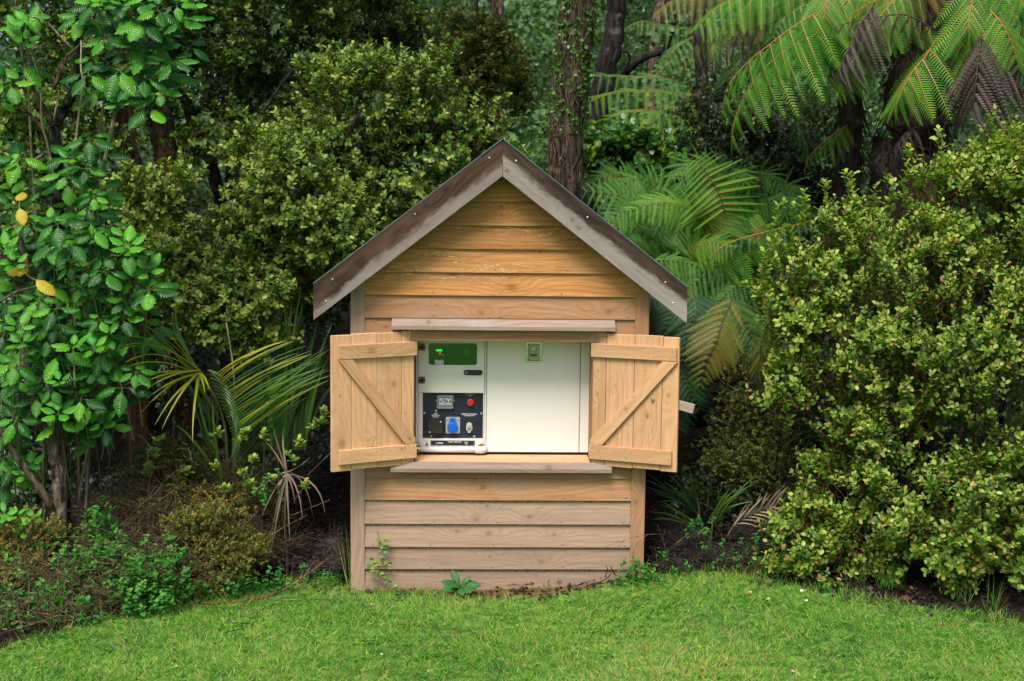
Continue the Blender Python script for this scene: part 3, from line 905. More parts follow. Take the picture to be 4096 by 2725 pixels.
# knot hole, coach bolt, turn button behind the right shutter, hinges
q = PR(.71, .47)
link('bolt', MB().disc(0, 0, .012, -.012, .0, 12, .004).mesh('bolt'), shR, M['zinc'], frame_at(q, uR, bR))
q = PR(.653, .60)
link('knot_hole', MB().disc(0, 0, .0045, -.0008, .0, 8).mesh('knot_hole'), shR, M['black'], frame_at(q, uR, bR))
q0 = PR(.71, .47) + bR * .036
bd = (uR * math.cos(R(11.5)) - Vector((0, 0, 1)) * math.sin(R(11.5)))
plank('turn_button', shR, q0 + bd * .105, bd, .31, .058, .020, M['trim_grey'], back=bR)
for fz in (.09, .88):
    q = PR(0, fz)
    link('hinge', MB().box(-.012, .0, -.004, .004, -.05, .05).mesh('hinge'), shR, M['zinc'], frame_at(q, uR, bR))
# pencil mark on the left shutter
lp = [(1467, 1767), (1478, 1757), (1500, 1745), (1503, 1752), (1490, 1775), (1484, 1786), (1500, 1787), (1506, 1784)]
u_ = Vector((-math.cos(.485), -math.sin(.485), 0)); b_ = Vector((-math.sin(.485), math.cos(.485), 0)); h_ = Vector((-.5398, -.030, 0))
pts = []
for px, py in lp:
    a = at(px, py, 0); o_ = Vector((CX, CY, CZ)); d = (a - o_)
    t_ = (h_ - o_ - b_ * .0008).dot(b_) / d.dot(b_)
    pts.append(o_ + d * t_)
pm = MB().tube(pts, .0010, 4).obj('pencil_mark', plain('pencil', (.20, .15, .13), .8), bpy.data.objects['shutter'])

# ------------------------------------------------------------------ the generator inside
gen = empty('generator', (.1, .5, .1), 'white enclosed generator cabinet with dark control panel inside the open hatch of the shed', 'generator')
G = .10
MB().box(-.533, .90, G + .03, 1.1, .10, 1.652).obj('cabinet', M['paint'], gen)
MB().box(-.5335, -.520, G + .002, G + .0295, .876, 1.652).obj('cabinet_edge', M['paint'], gen)
# lower frame around the control panel
f = MB()
f.box(-.517, -.4895, G, G + .0295, .876, 1.2605); f.box(-.1005, -.0955, G, G + .0295, .876, 1.2605)
f.box(-.4895, -.1005, G, G + .0295, .876, .9625)
f.box(-.0925, -.0825, G + .004, G + .0295, .876, 1.648)
f.obj('front_frame', M['paint'], gen)
# upper service door with a window opening
dr = MB()
x0, x1, z0, z1 = -.517, -.0955, 1.263, 1.642
wx0, wx1, wz0, wz1 = -.453, -.143, 1.442, 1.583
outer = [(x1, z0), (x1, z1), (x0, z1), (x0, z0)]
inner = rrect(wx0, wx1, wz0, wz1, .016, 5)
def ringplate(mb, x0, x1, z0, z1, inner, ya, yb):
    """plate with a hole: corners joined to quarter runs of the rounded hole"""
    n = len(inner); q = n // 4
    oc = [(x1, z0), (x1, z1), (x0, z1), (x0, z0)]
    base = len(mb.v)
    for y in (ya, yb):
        mb.v += [(x, y, z) for x, z in oc] + [(x, y, z) for x, z in inner]
    k = 4 + n
    for c in range(4):
        idx = [4 + (c * q + i) % n for i in range(q)]
        for i in range(q - 1):
            mb.f.append((base + c, base + idx[i + 1], base + idx[i]))
        nx = 4 + ((c + 1) * q) % n
        mb.f.append((base + c, base + (c + 1) % 4, base + nx, base + idx[-1]))
        mb.f.append((base + c, base + c + k, base + (c + 1) % 4 + k, base + (c + 1) % 4))
    for i in range(n):
        j = (i + 1) % n
        mb.f.append((base + 4 + i, base + 4 + j, base + 4 + j + k, base + 4 + i + k))
ringplate(dr, x0, x1, z0, z1, inner, G - .008, G + .0295)
door = dr.obj('service_door', M['paint'], gen)
MB().box(wx0 - .01, wx1 + .01, G + .0262, G + .0292, wz0 - .01, wz1 + .01).obj('instrument_board', M['window_dark'], door)
MB().prism(rrect(wx0 + .001, wx1 - .001, wz0 + .001, wz1 - .001, .015, 5), G - .004, G - .002).obj('window_pane', M['glass'], door)
def W2(fx, fz):       # inside the window: zoom pixels of the photo detail to the cabinet face
    return wx0 + (wx1 - wx0) * (fx - 330) / (1493 - 330), wz1 - (wz1 - wz0) * (fz - 315) / (850 - 315)
yb_ = G + .0205
a = W2(510, 530); c_ = W2(653, 483)
MB().box(a[0], c_[0], yb_, G + .026, a[1], c_[1]).obj('display', M['green_lcd'], door)
for (px, py), mt, r in (((602, 575), 'red_led', .0055), ((495, 610), 'red', .006), ((582, 612), 'grey_plastic', .0075), ((665, 615), 'green_led', .006), ((478, 505), 'sticker', .0025)):
    a = W2(px, py); MB().disc(a[0], a[1], r, yb_, G + .026, 12).obj('indicator', M[mt], door)
a = W2(1248, 548); MB().disc(a[0], a[1], .0225, yb_ - .003, G + .026, 24, .001).obj('gauge', plain('gauge', (.30, .36, .26), .4), door)
a = W2(895, 650)
MB().disc(a[0], a[1], .012, yb_, G + .026, 20).obj('key_switch', plain('key_switch', (.16, .2, .16), .4), door)
MB().disc(a[0], a[1], .0102, yb_ - .001, G + .0258, 20).obj('key_switch', M['black'], door)
a = W2(485, 845); c_ = W2(690, 725)
MB().box(a[0], c_[0], G - .0052, G - .0045, a[1], c_[1]).obj('sticker', M['sticker'], door)
a = W2(435, 350); c_ = W2(810, 318)
MB().box(a[0], c_[0], G - .0052, G - .0045, a[1], c_[1]).obj('sticker', plain('sticker_green', (.2, .3, .15), .5), door)
# black strap hinges with four screws
for zc in (1.556, 1.343):
    hg = MB().box(-.516, -.473, G - .014, G - .008, zc - .022, zc + .022, .003).obj('hinge', M['black'], door)
    for dx in (-.014, .014):
        for dz in (-.014, .014):
            MB().disc(-.4945 + dx, zc + dz, .0048, G - .0165, G - .0138, 8, .001).obj('screw', M['zinc'], hg)
lt = MB().prism(rrect(-.228, -.107, 1.379, 1.412, .0155, 5), G - .018, G - .008).obj('latch_handle', M['black'], door)
MB().prism(rrect(-.188, -.118, 1.384, 1.407, .004, 2), G - .022, G - .018).obj('latch_grip', M['dark_box'], lt)
MB().disc(-.210, 1.3955, .0088, G - .0215, G - .018, 14, .001).obj('lock', M['brass'], lt)
# navy control panel, set back
cp = MB().box(-.489, -.101, G + .0215, G + .0285, .9635, 1.2595).obj('control_panel', M['navy'], gen)
yp = G + .0215
def cpx(px, py):      # pixels of the photo detail (zoomed) to the panel face
    return -.489 + (px - 183) / (1572 - 183) * .388, 1.2595 - (py - 115) / (1192 - 115) * .296
def crect(a, b_, c, d):
    p = cpx(a, b_); q_ = cpx(c, d)
    return p[0], q_[0], q_[1], p[1]
X0, X1, Z0, Z1 = crect(510, 172, 885, 485)
bk = MB().prism(rrect(X0, X1, Z0, Z1, .008, 3), yp - .022, yp).obj('breaker_box', plain('breaker_grey', (.22, .25, .25), .3), cp)
X0, X1, Z0, Z1 = crect(555, 232, 850, 408)
MB().box(X0 - .004, X1 + .004, yp - .0235, yp - .022, Z0 - .004, Z1 + .004).obj('window_frame', M['dark_box'], bk)
MB().box(X0, X1, yp - .025, yp - .0235, Z0, Z1).obj('breaker_face', M['grey_plastic'], bk)
for a in ((568, 300, 615, 318), (715, 290, 757, 320), (790, 290, 830, 320), (640, 262, 685, 290), (768, 280, 788, 340), (698, 240, 702, 400)):
    X0, X1, Z0, Z1 = crect(*a)
    MB().box(X0, X1, yp - .0285, yp - .025, Z0, Z1).obj('breaker_toggle', M['blue'] if a[0] == 640 else (M['white_print'] if a[0] == 768 else M['dark_box']), bk)
for px, py in ((495, 310), (907, 310)):
    a = cpx(px, py); MB().disc(a[0], a[1], .0045, yp - .004, yp, 10, .001).obj('screw', M['zinc'], cp)
a = cpx(1278, 332)
st = MB().disc(a[0], a[1], .013, yp - .012, yp, 16).obj('stop_collar', M['black'], cp)
MB().disc(a[0], a[1], .0225, yp - .030, yp - .012, 28, .003).obj('emergency_stop', M['red'], cp)
X0, X1, Z0, Z1 = crect(312, 715, 640, 1065)
MB().prism(rrect(X0, X1, Z0, Z1, .010, 3), yp - .040, yp).obj('terminal_box', M['dark_box'], cp)
MB().disc((X0 + X1) / 2, Z0 - .006, .010, yp - .03, yp, 12).obj('cable_gland', M['dark_box'], cp)
for px, py in ((600, 790), (350, 1035)):
    a = cpx(px, py); MB().disc(a[0], a[1], .0055, yp - .044, yp - .040, 12, .001).obj('screw', M['zinc'], cp)
X0, X1, Z0, Z1 = crect(715, 692, 1043, 1080)
MB().prism(rrect(X0, X1, Z0, Z1, .007, 3), yp - .008, yp).obj('socket_plate', M['grey_plastic'], cp)
for px, py in ((755, 750), (998, 757), (757, 1025), (997, 1028)):
    a = cpx(px, py); MB().disc(a[0], a[1], .0045, yp - .011, yp - .008, 10, .001).obj('screw', M['zinc'], cp)
a = cpx(873, 925); MB().disc(a[0], a[1], .0345, yp - .038, yp - .008, 32, .003).obj('socket_cap', M['blue'], cp)
a = cpx(885, 1010); MB().disc(a[0], a[1], .016, yp - .034, yp - .008, 20).obj('socket_cap', M['blue'], cp)
X0, X1, Z0, Z1 = crect(805, 710, 937, 830)
MB().prism(rrect(X0, X1, Z0 - .004, Z1, .005, 3), yp - .036, yp - .008).obj('socket_cap_hinge', M['blue'], cp)
cn = MB()
X0, X1, Z0, Z1 = crect(1187, 885, 1327, 1005); cn.box(X0, X1, yp - .022, yp, Z0, Z1, .003)
X0, X1, Z0, Z1 = crect(1198, 808, 1318, 884); cn.prism([(X0, Z0 + .0005), (X1, Z0 + .0005), (X1, Z0 + .010), ((X0 + X1) / 2, Z1), (X0, Z0 + .010)], yp - .014, yp)
X0, X1, Z0, Z1 = crect(1222, 1006, 1292, 1060); cn.box(X0, X1, yp - .018, yp, Z0, Z1, .003)
cn = cn.obj('remote_connector', M['pale_plastic'], cp)
X0, X1, Z0, Z1 = crect(1214, 870, 1300, 950); MB().box(X0, X1, yp - .027, yp - .022, Z0, Z1, .002).obj('connector_plug', M['grey_plastic'], cn)
X0, X1, Z0, Z1 = crect(1208, 955, 1308, 970); MB().box(X0, X1, yp - .0235, yp - .022, Z0, Z1).obj('connector_gap', M['black'], cn)
for px, py in ((222, 600), (1535, 605), (380, 1150), (1373, 1157)):
    a = cpx(px, py); MB().disc(a[0], a[1], .0078, yp - .006, yp, 14, .002).obj('screw', M['zinc'], cp)
def text(body, x, z, y, size, mat, parent, align='CENTER', space=1.0, bold=0.0):
    cu = bpy.data.curves.new('lettering', 'FONT')
    cu.body = body; cu.size = size; cu.align_x = align; cu.align_y = 'CENTER'; cu.extrude = .0003; cu.offset = bold
    cu.space_line = space
    cu.materials.append(mat)
    tmp = bpy.data.objects.new('lettering_curve', cu); COL.objects.link(tmp)
    bpy.context.view_layer.update()
    me = bpy.data.meshes.new_from_object(tmp.evaluated_get(bpy.context.evaluated_depsgraph_get()))
    bpy.data.objects.remove(tmp); me.name = 'lettering'
    if not me.materials: me.materials.append(mat)
    o = bpy.data.objects.new('lettering', me); COL.objects.link(o)
    o.parent = parent
    Mx = Matrix.Translation((x, y - .0006, z)) @ Matrix.Rotation(R(90), 4, 'X')
    o.matrix_basis = world_of(parent).inverted() @ Mx
    return o
a = cpx(480, 655); text('230V\nTERMINAL\nBOARD', a[0], a[1], yp, .0115, M['white_print'], cp, space=.85, bold=.0002)
a = cpx(1255, 640); text('REMOTE CONTROL\nCONNECTOR', a[0], a[1], yp, .0112, M['white_print'], cp, space=.85, bold=.0003)
a = cpx(1275, 172); text('EMERGENCY\nSTOP', a[0], a[1], yp, .0110, M['grey_plastic'], cp, space=.85)
bz = [cpx(*q) for q in ((487, 512), (463, 548), (476, 550), (500, 537), (478, 585), (492, 588), (514, 540), (502, 536), (484, 545))]
bolt_ = MB()
bolt_.prism([cpx(*q) for q in ((484, 510), (492, 512), (477, 541), (514, 536), (490, 590), (480, 588), (500, 546), (462, 552))][::-1], yp - .0012, yp - .0003)
bolt_.obj('high_voltage_symbol', M['white_print'], cp)
# name plate
npz = (.9195, .9505)
pl_ = MB().box(-.437, -.152, G - .0045, G - .0005, *npz, .002).obj('name_plate', M['navy'], gen)
yn = G - .0045
text('MGMK 10000-300', -.283, .9415, yn, .0115, M['white_print'], pl_, bold=.0002)
text('TRIME', -.374, .9335, yn, .0120, M['white_print'], pl_, bold=.0006)
text('Lwa\n79', -.208, .9345, yn, .0145, M['white_print'], pl_, space=.85, bold=.0002)
ring = MB()
for k in range(16):
    t0 = 2 * math.pi * k / 16; t1 = 2 * math.pi * (k + 1) / 16
    ring.add([(-.3985 + r * math.cos(t), yn - .0006, .9335 + r * math.sin(t)) for t, r in ((t0, .0058), (t1, .0058), (t1, .0042), (t0, .0042))], [(0, 3, 2, 1)])
ring.box(-.4012, -.3958, yn - .0008, yn - .0003, .9327, .9343)
ring.obj('maker_emblem', M['white_print'], pl_)
for x in (-.431, -.158):
    MB().disc(x, .927, .0038, yn - .003, yn, 10, .001).obj('screw', M['zinc'], pl_)
MB().disc(-.4635, .9465, .0055, G - .0015, G - .0003, 16).obj('warning_dot', M['orange_dot'], gen)
MB().disc(-.4615, .927, .0075, G - .008, G - .0003, 12, .002).obj('drain_bolt', M['brass'], gen)
# big access panel and the narrow panel beside it
ap = MB().box(-.0785, .5205, G - .004, G + .0295, .877, 1.648, .003).obj('access_panel', M['paint'], gen)
MB().box(.5245, .88, G - .004, G + .0295, .877, 1.648, .003).obj('side_panel', M['paint'], gen)
lp_ = MB().prism(rrect(.168, .272, 1.462, 1.595, .012, 4), G - .0085, G - .004).obj('flush_latch', M['chrome'], ap)
fr = MB()
ringplate(fr, .1835, .2565, 1.4745, 1.5825, rrect(.1875, .2525, 1.4785, 1.5785, .008, 5), G - .012, G - .0085)
fr.obj('latch_rim', M['black'], lp_)
MB().prism(rrect(.190, .250, 1.481, 1.576, .006, 4), G - .0098, G - .0085).obj('latch_cup', M['steel'], lp_)
MB().disc(.2185, 1.5525, .0125, G - .0125, G - .0098, 18, .001).obj('lock', M['zinc'], lp_)
MB().prism(rrect(.195, .246, 1.505, 1.515, .004, 2), G - .0125, G - .0098).obj('latch_lever', M['dark_box'], lp_)
for x in (.174, .266):
    for z in (1.468, 1.589):
        MB().disc(x, z, .0032, G - .0105, G - .0085, 8).obj('screw', M['zinc'], lp_)
MB().box(-.533, .90, G + .02, 1.08, .60, .8765).obj('base_frame', M['black'], gen)
# exhaust drain pipe along the foot of the cabinet
py_ = G - .032
pp = MB().tube([(-.512, py_, .898), (-.135, py_, .8955)], .0178, 20).obj('drain_pipe', M['pipe'], gen, True)
el = MB().tube([(-.140, py_, .8955), (-.115, py_, .895), (-.098, py_ + .006, .896), (-.090, py_ + .022, .898), (-.089, G + .03, .898)], [.0225, .0235, .0235, .0225, .022], 20).obj('pipe_elbow', M['pipe'], pp, True)
MB().tube([(-.150, py_, .8956), (-.128, py_, .8953)], .0222, 20).obj('pipe_socket', M['pipe'], pp)
MB().tube([(-.107, G - .003, .905), (-.107, G + .0, .905)], .026, 20).obj('pipe_flange', M['brass'], pp)
cl_ = MB().tube([(-.531, py_, .898), (-.505, py_, .898)], .0245, 20).obj('pipe_clamp', M['steel'], pp)
MB().box(-.531, -.505, py_ - .012, py_ + .012, .9215, .940, .002).obj('clamp_lug', M['steel'], pp)
MB().disc(-.518, .931, .006, py_ - .018, py_ - .012, 10, .001).obj('clamp_screw', M['zinc'], pp)
# the cabinet stands a hand's breadth behind the hatch and is a touch larger than drawn
gen.scale = (1.0133, 1.0133, 1.0133)
gen.location = (.1044, .6254, .0664)
#PART3
# ------------------------------------------------------------------ plant builders
def path_pts(path, n=None):
    """smooth curve through (px, py, Y) points"""
    P = [at(*p) for p in path]
    if n is None: return P
    Q = [P[0] * 2 - P[1]] + P + [P[-1] * 2 - P[-2]]
    out = []
    for k in range(n):
        u = k / (n - 1) * (len(P) - 1)
        i = min(int(u), len(P) - 2); t = u - i
        a, b, c, d = Q[i], Q[i + 1], Q[i + 2], Q[i + 3]
        out.append(0.5 * ((2 * b) + (c - a) * t + (2 * a - 5 * b + 4 * c - d) * t * t + (3 * b - a - 3 * c + d) * t ** 3))
    return out

def limb(name, path, rpx0, rpx1, mat, parent, seg=8, n=None, wob=.12, ground=False, seed=3):
    """tapered limb along photo-traced points; radii in photo pixels at the limb's own distance"""
    n = n or (len(path) - 1) * 4 + 1
    P = path_pts(path, n)
    if ground:
        b = P[0].copy(); b.z = gz(b.x, b.y) - .05
        P = [b] + P
    s0 = sc(path[0][2]); s1 = sc(path[-1][2])
    r = [(rpx0 * s0) * (1 - i / (len(P) - 1)) + (rpx1 * s1) * i / (len(P) - 1) for i in range(len(P))]
    if ground: r[0] *= 1.35
    rd = random.Random(seed)
    for i in range(1, len(P) - 1):
        P[i] = P[i] + Vector((rd.uniform(-1, 1), rd.uniform(-1, 1), 0)) * r[i] * .18
    return MB().tube(P, r, seg, wob=wob, seed=seed).obj(name, mat, parent, True)

def blobs(lst, flat=0.8):
    """(px, py, Y, rx px, ry px) -> world ellipsoids"""
    out = []
    for px, py, Y, rx, ry in lst:
        c = at(px, py, Y); s = sc(Y)
        out.append((c.x, c.y, c.z, rx * s, max(rx, ry) * s * flat, ry * s))
    return out

def shrub(name, label, cat, bl, n, llen, mat, seed, leaves=8, slen=.09, kind='oval', vb=.5, vs=.25, tip=.35, limbs=(), group=None, shell=.5, twig='twig_red', up=.5, old=.03, singles=0, single_mat=None, lw=1.0, flat=.8, limb_mat='bark_dark', cut=.28, per=20, clump=.10):
    B = blobs(bl, flat)
    base = at(bl[0][0], bl[0][1], bl[0][2])
    t = empty(name, (base.x, base.y, gz(base.x, base.y)), label, cat, group)
    P, O, rr, idx = blob_points(B, n, shell, seed, cut)
    g0 = np.random.default_rng(seed + 50)
    m_ = max(3, int(n / per))
    ci = g0.integers(0, m_, n)
    cs = clump * (np.array(B)[idx[:m_], 3:6].mean(1) / .35)[ci] ** .5
    P = P[:m_][ci] + np.clip(g0.normal(size=P.shape), -2, 2) * cs[:, None] * np.array([1, 1, .62]) + np.where(g0.random(n) < .1, g0.random(n) * .12, 0)[:, None] * O[:m_][ci]
    O = unit(O[:m_][ci] + unit(P - P[ci % m_]) * .35); rr = rr[:m_][ci]
    keep = P[:, 2] > ground_z(P[:, 0], P[:, 1]) + .02
    keep &= ~((np.abs(P[:, 0]) < 1.22) & (P[:, 1] > -.15) & (P[:, 1] < 1.4) & (P[:, 2] < 2.95 - .774 * np.abs(P[:, 0])))
    keep &= ~((np.abs(P[:, 0] - .02) < 1.3) & (P[:, 1] > -1.0) & (P[:, 1] < 0.0) & (P[:, 2] < 1.9))
    P, O, rr = P[keep], O[keep], rr[keep]
    g = np.random.default_rng(seed + 1)
    D = unit(O * .7 + np.array([0, -.12, up]) + g.normal(0, .38, P.shape))
    c = Cloud(); st = Cloud()
    # some branches of growth are a little yellower or darker than others
    patch = .07 * np.sin(P[:, 0] * 5 + seed) * np.sin(P[:, 2] * 6 + seed * 2)
    sprigs(c, st, P, D, leaves, slen, llen, kind, seed + 2, vb, vs, tip, lw, old=old)
    cr = c.obj('crown', M[mat], t)
    st.obj('twigs', M[twig], t)
    if limbs:
        for L in limbs:
            limb('branch', L[0], L[1], L[2], M[limb_mat], t, 6, ground=L[3] if len(L) > 3 else False, seed=seed)
    if singles:
        # the nearest leaves as leaves of their own
        me_v, me_f = LEAF[kind]
        me = bpy.data.meshes.new('leaf'); me.from_pydata(me_v.tolist(), [], [list(f) for f in me_f]); me.materials.append(M[single_mat or mat])
        fr = np.argsort(P[:, 1] - .15 * rr + g.normal(0, .12, len(P)))[:singles]
        for i in fr:
            p = Vector(P[i]) + Vector(D[i]) * slen * 1.05
            A = unit(D[i] * .5 + g.normal(0, .55, 3) + np.array([0, -.25, .1])); Nn = unit(np.array([0, -.6, .8]) + g.normal(0, .3, 3))
            X = unit(np.cross(A, Nn)); Z = np.cross(X, A)
            Mx = Matrix((X, A, Z)).transposed().to_4x4() @ Matrix.Scale(llen * g.uniform(.9, 1.3), 4); Mx.translation = p
            link('leaf', me, t, None, Mx)
    return t

# fern pinnae: shared meshes, unit length along +y
def pinna_mesh(name, mat, pairs=24, half=.15, droop=.25, tipdrop=.05, wid=.024, seed=1, gap=1.0):
    rd = random.Random(seed)
    v = []; f = []
    def z(y): return -droop * y * y
    for k in range(pairs):
        y = .03 + .95 * k / pairs
        prof = min(1, .55 + y * 3) * (1 - y ** 2.2) ** .8 + .04
        l = half * prof * rd.uniform(.92, 1.06)
        fw = .22 + .35 * y
        for s in (-1, 1):
            n = len(v)
            zt = -tipdrop * prof * 2.2
            w_ = wid * gap
            v += [(0, y - w_ * .5, z(y)), (0, y + w_ * .5, z(y)), (s * l * .55, y + l * .55 * fw + w_ * .55, z(y) + zt * .3), (s * l, y + l * fw, z(y) + zt), (s * l * .55, y + l * .55 * fw - w_ * .45, z(y) + zt * .35)]
            f += [(n, n + 4, n + 2, n + 1) if s > 0 else (n, n + 1, n + 2, n + 4), (n + 4, n + 3, n + 2) if s > 0 else (n + 4, n + 2, n + 3)]
    seg = 6
    for k in range(seg):
        y0 = k / seg; y1 = (k + 1) / seg; n = len(v); r0 = .006 * (1.1 - y0); r1 = .006 * (1.1 - y1)
        v += [(-r0, y0, z(y0) + .006), (r0, y0, z(y0) + .006), (r1, y1, z(y1) + .006), (-r1, y1, z(y1) + .006)]
        f.append((n, n + 1, n + 2, n + 3))
    me = bpy.data.meshes.new('pinna'); me.from_pydata(v, [], f)
    me.materials.append(M[mat])
    if True:
        me.materials.append({'fern': M['rachis'], 'fern_yellow': M['rachis_soft'], 'fern_blue': M['rachis_soft'], 'fern_dark': M['stem_green']}.get(mat, M['rachis_dark']))
        nf = len(f)
        for i in range(nf - seg, nf): me.polygons[i].material_index = 1
    return me
PIN = {}
for mt in ('fern', 'fern_blue', 'fern_dark', 'fern_yellow'):
    PIN[mt] = [pinna_mesh(mt, mt, 22, .155, d, .035, .023, i) for i, d in enumerate((.12, .28, .42))]
PIN['fern_blue'] = [pinna_mesh('fern_blue', 'fern_blue', 22, .125, d, .035, .021, i) for i, d in enumerate((.14, .30, .45))]
PIN['fern_dead'] = [pinna_mesh('dead', 'fern_dead', 20, .078, d, .055, .036, i + 9) for i, d in enumerate((.25, .5, .8))]
PIN['fern_fine'] = [pinna_mesh('fine', 'fern', 30, .075, d, .05, .019, i + 5) for i, d in enumerate((.1, .25))]

def frond(parent, path, n, plen, mat='fern', down=.35, fwd=.45, sides=(1, 1), up=(0, 0, 1), rach='rachis', rr=.006, seed=0, label=None, s0=.0, taper=1.0, lscale=(1, 1), start=.45):
    """one frond: a curved rachis with paired pinnae, each its own sub-part; plen in photo pixels"""
    rd = random.Random(seed * 7 + n)
    P = path_pts(path, 25)
    L = plen * sc(path[0][2])
    fr = MB().tube(P, [rr * (1 - .8 * i / 24) for i in range(25)], 5).obj('frond', M[rach], parent, True)
    if label: fr['label'] = label
    Mi = world_of(fr).inverted()
    up = Vector(up).normalized()
    for k in range(n):
        s = s0 + (1 - s0) * (k + .5) / n
        u = s * 24; i = min(int(u), 23); p = P[i].lerp(P[i + 1], u - i)
        T = (P[i + 1] - P[i]).normalized()
        side = T.cross(up).normalized()
        Nf = side.cross(T).normalized()
        prof = min(1, start + (s - s0) * 2.4) * max(0.06, 1 - max(0, s - .35) / .68) ** (.75 * taper)
        for j, sg in enumerate((-1, 1)):
            if not sides[j]: continue
            d = (side * sg + T * (fwd + .25 * s) + Vector((0, 0, -down)) + Vector((rd.uniform(-.08, .08), rd.uniform(-.08, .08), rd.uniform(-.08, .08)))).normalized()
            X = d.cross(Nf).normalized(); Z = X.cross(d)
            l = L * prof * rd.uniform(.9, 1.08) * lscale[j]
            Mx = Matrix((X, d, Z)).transposed().to_4x4() @ Matrix.Scale(l, 4); Mx.translation = p
            o = bpy.data.objects.new('pinna', rd.choice(PIN[mat])); COL.objects.link(o)
            o.parent = fr; o.matrix_basis = Mi @ Mx
    return fr

def strap_mesh(name, P, w0, mat, fold=.25, side=None, taper=2.2):
    """long narrow leaf through points P"""
    v = []; f = []
    n = len(P)
    for i, p in enumerate(P):
        T = (P[min(i + 1, n - 1)] - P[max(i - 1, 0)]).normalized()
        s = (side or T.cross(Vector((0, -.6, .8)))).normalized()
        nn = s.cross(T)
        u = i / (n - 1)
        w_ = w0 * (min(1, .35 + 4 * u)) * (1 - u ** taper) + .0006
        v += [p - s * w_, p + nn * w_ * fold, p + s * w_]
    for i in range(n - 1):
        a = i * 3
        f += [(a, a + 1, a + 4, a + 3), (a + 1, a + 2, a + 5, a + 4)]
    me = bpy.data.meshes.new(name); me.from_pydata([tuple(q) for q in v], [], f); me.materials.append(M[mat])
    me.shade_smooth()
    return me

def strap(name, parent, a, b, sag, w, mat, seg=7, mid=None):
    """leaf from a to b ((px, py, Y) each) with its middle lifted by sag metres"""
    A = at(*a); B = at(*b)
    C_ = (A + B) / 2 + Vector((0, 0, sag)) if mid is None else at(*mid)
    P = []
    for i in range(seg + 1):
        t = i / seg
        P.append(A * (1 - t) ** 2 + C_ * 2 * t * (1 - t) + B * t * t)
    return link(name, strap_mesh(name, P, w, mat), parent)

# ------------------------------------------------------------------ far wood
def far_wood():
    g = np.random.default_rng(21)
    c = Cloud()
    def mass(n, xs, ys, zs, rad, size, vb, per=330):
        for k in range(n):
            y = g.uniform(*ys); x = g.uniform(*xs) ; z = g.uniform(*zs)
            r = g.uniform(*rad)
            m_ = per
            d = unit(g.normal(size=(m_, 3))); rr = 1 - .6 * g.random(m_) ** 1.5
            P = np.array([x, y, z]) + d * rr[:, None] * np.array([r, r, r * .55])
            P = P[P[:, 2] > ground_z(P[:, 0], P[:, 1]) + .05]
            q = len(P)
            A = unit(g.normal(size=(q, 3)) + np.array([0, 0, .1])); Nn = unit(np.array([0, -.5, .9]) + g.normal(0, .5, (q, 3)))
            c.leaves('oval', P, A, Nn, size * g.uniform(.6, 1.3, q), np.clip(g.normal(vb + g.normal(0, .14), .14, q), 0, 1), 1.1)
    mass(90, (1, 11), (9, 15), (1.5, 7.5), (.8, 1.4), .10, .5, 420)
    mass(70, (-5, 5), (14, 22), (1.5, 9), (.9, 1.6), .12, .5, 420)
    mass(190, (-11, 12), (13, 24), (1.0, 8.5), (.8, 1.6), .12, .55, 420)
    mass(90, (-16, 17), (24, 36), (1.5, 13), (1.8, 3.2), .22, .65, 420)
    mass(60, (-8, -2.4), (4.0, 8), (.3, 5.2), (.5, 1.1), .065, .20, 600)
    mass(50, (2.0, 8), (4.0, 9), (.3, 5.5), (.5, 1.1), .065, .20, 600)
    mass(150, (-34, 36), (38, 62), (2, 24), (3.2, 5.2), .42, .6, 420)
    o = c.obj('far_wood', M['leaf_far'])
    tag(o, 'misty green wood of distant trees and scrub behind the garden edge', 'woodland', kind='stuff')
    # the canopy over the clearing's edge, above the picture
    c = Cloud()
    def mass2(n, xs, ys, zs, rad, size, vb):
        nonlocal c
        for k in range(n):
            x, y, z, r = g.uniform(*xs), g.uniform(*ys), g.uniform(*zs), g.uniform(*rad)
            if -.3 < x < 3.8: continue      # the gap that lights the far ferns
            m_ = 420
            d = unit(g.normal(size=(m_, 3)))
            P = np.array([x, y, z]) + d * (1 - .7 * g.random(m_))[:, None] * np.array([r, r, r * .5])
            c.leaves('oval', P, unit(g.normal(size=(m_, 3))), unit(np.array([0, 0, 1]) + g.normal(0, .5, (m_, 3))), size * g.uniform(.6, 1.3, m_), np.clip(g.normal(vb, .2, m_), 0, 1), 1.1)
    mass2(46, (-8, 8.5), (2.6, 6.0), (5.0, 7.8), (.9, 1.7), .13, .4)
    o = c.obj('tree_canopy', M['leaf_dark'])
    tag(o, 'dark leafy canopy roofing the wood above and behind the shed', 'canopy', kind='stuff')
far_wood()

# ------------------------------------------------------------------ trees with trunks one can tell apart
def trunk_tree(name, label, cat, path, r0, r1, mat, crown=None, crown_n=500, crown_mat='leaf_dark', llen=.06, seed=1, seg=12, group=None, limbs=()):
    b = at(*path[0])
    t = empty(name, (b.x, b.y, gz(b.x, b.y)), label, cat, group)
    limb('trunk', path, r0, r1, M[mat], t, seg, ground=True, seed=seed, wob=.08)
    for L in limbs: limb('branch', L[0], L[1], L[2], M[mat], t, 7, seed=seed + 5)
    if crown:
        B = blobs(crown, .8)
        P, O, rr, idx = blob_points(B, crown_n, .7, seed + 3)
        c = Cloud(); st = Cloud(); g = np.random.default_rng(seed)
        sprigs(c, st, P, unit(O * .6 + [0, 0, .4] + g.normal(0, .4, P.shape)), 8, llen * 1.8, llen, 'oval', seed + 7, .45, .25, .3)
        c.obj('crown', M[crown_mat], t); st.obj('twigs', M['twig'], t)
    return t
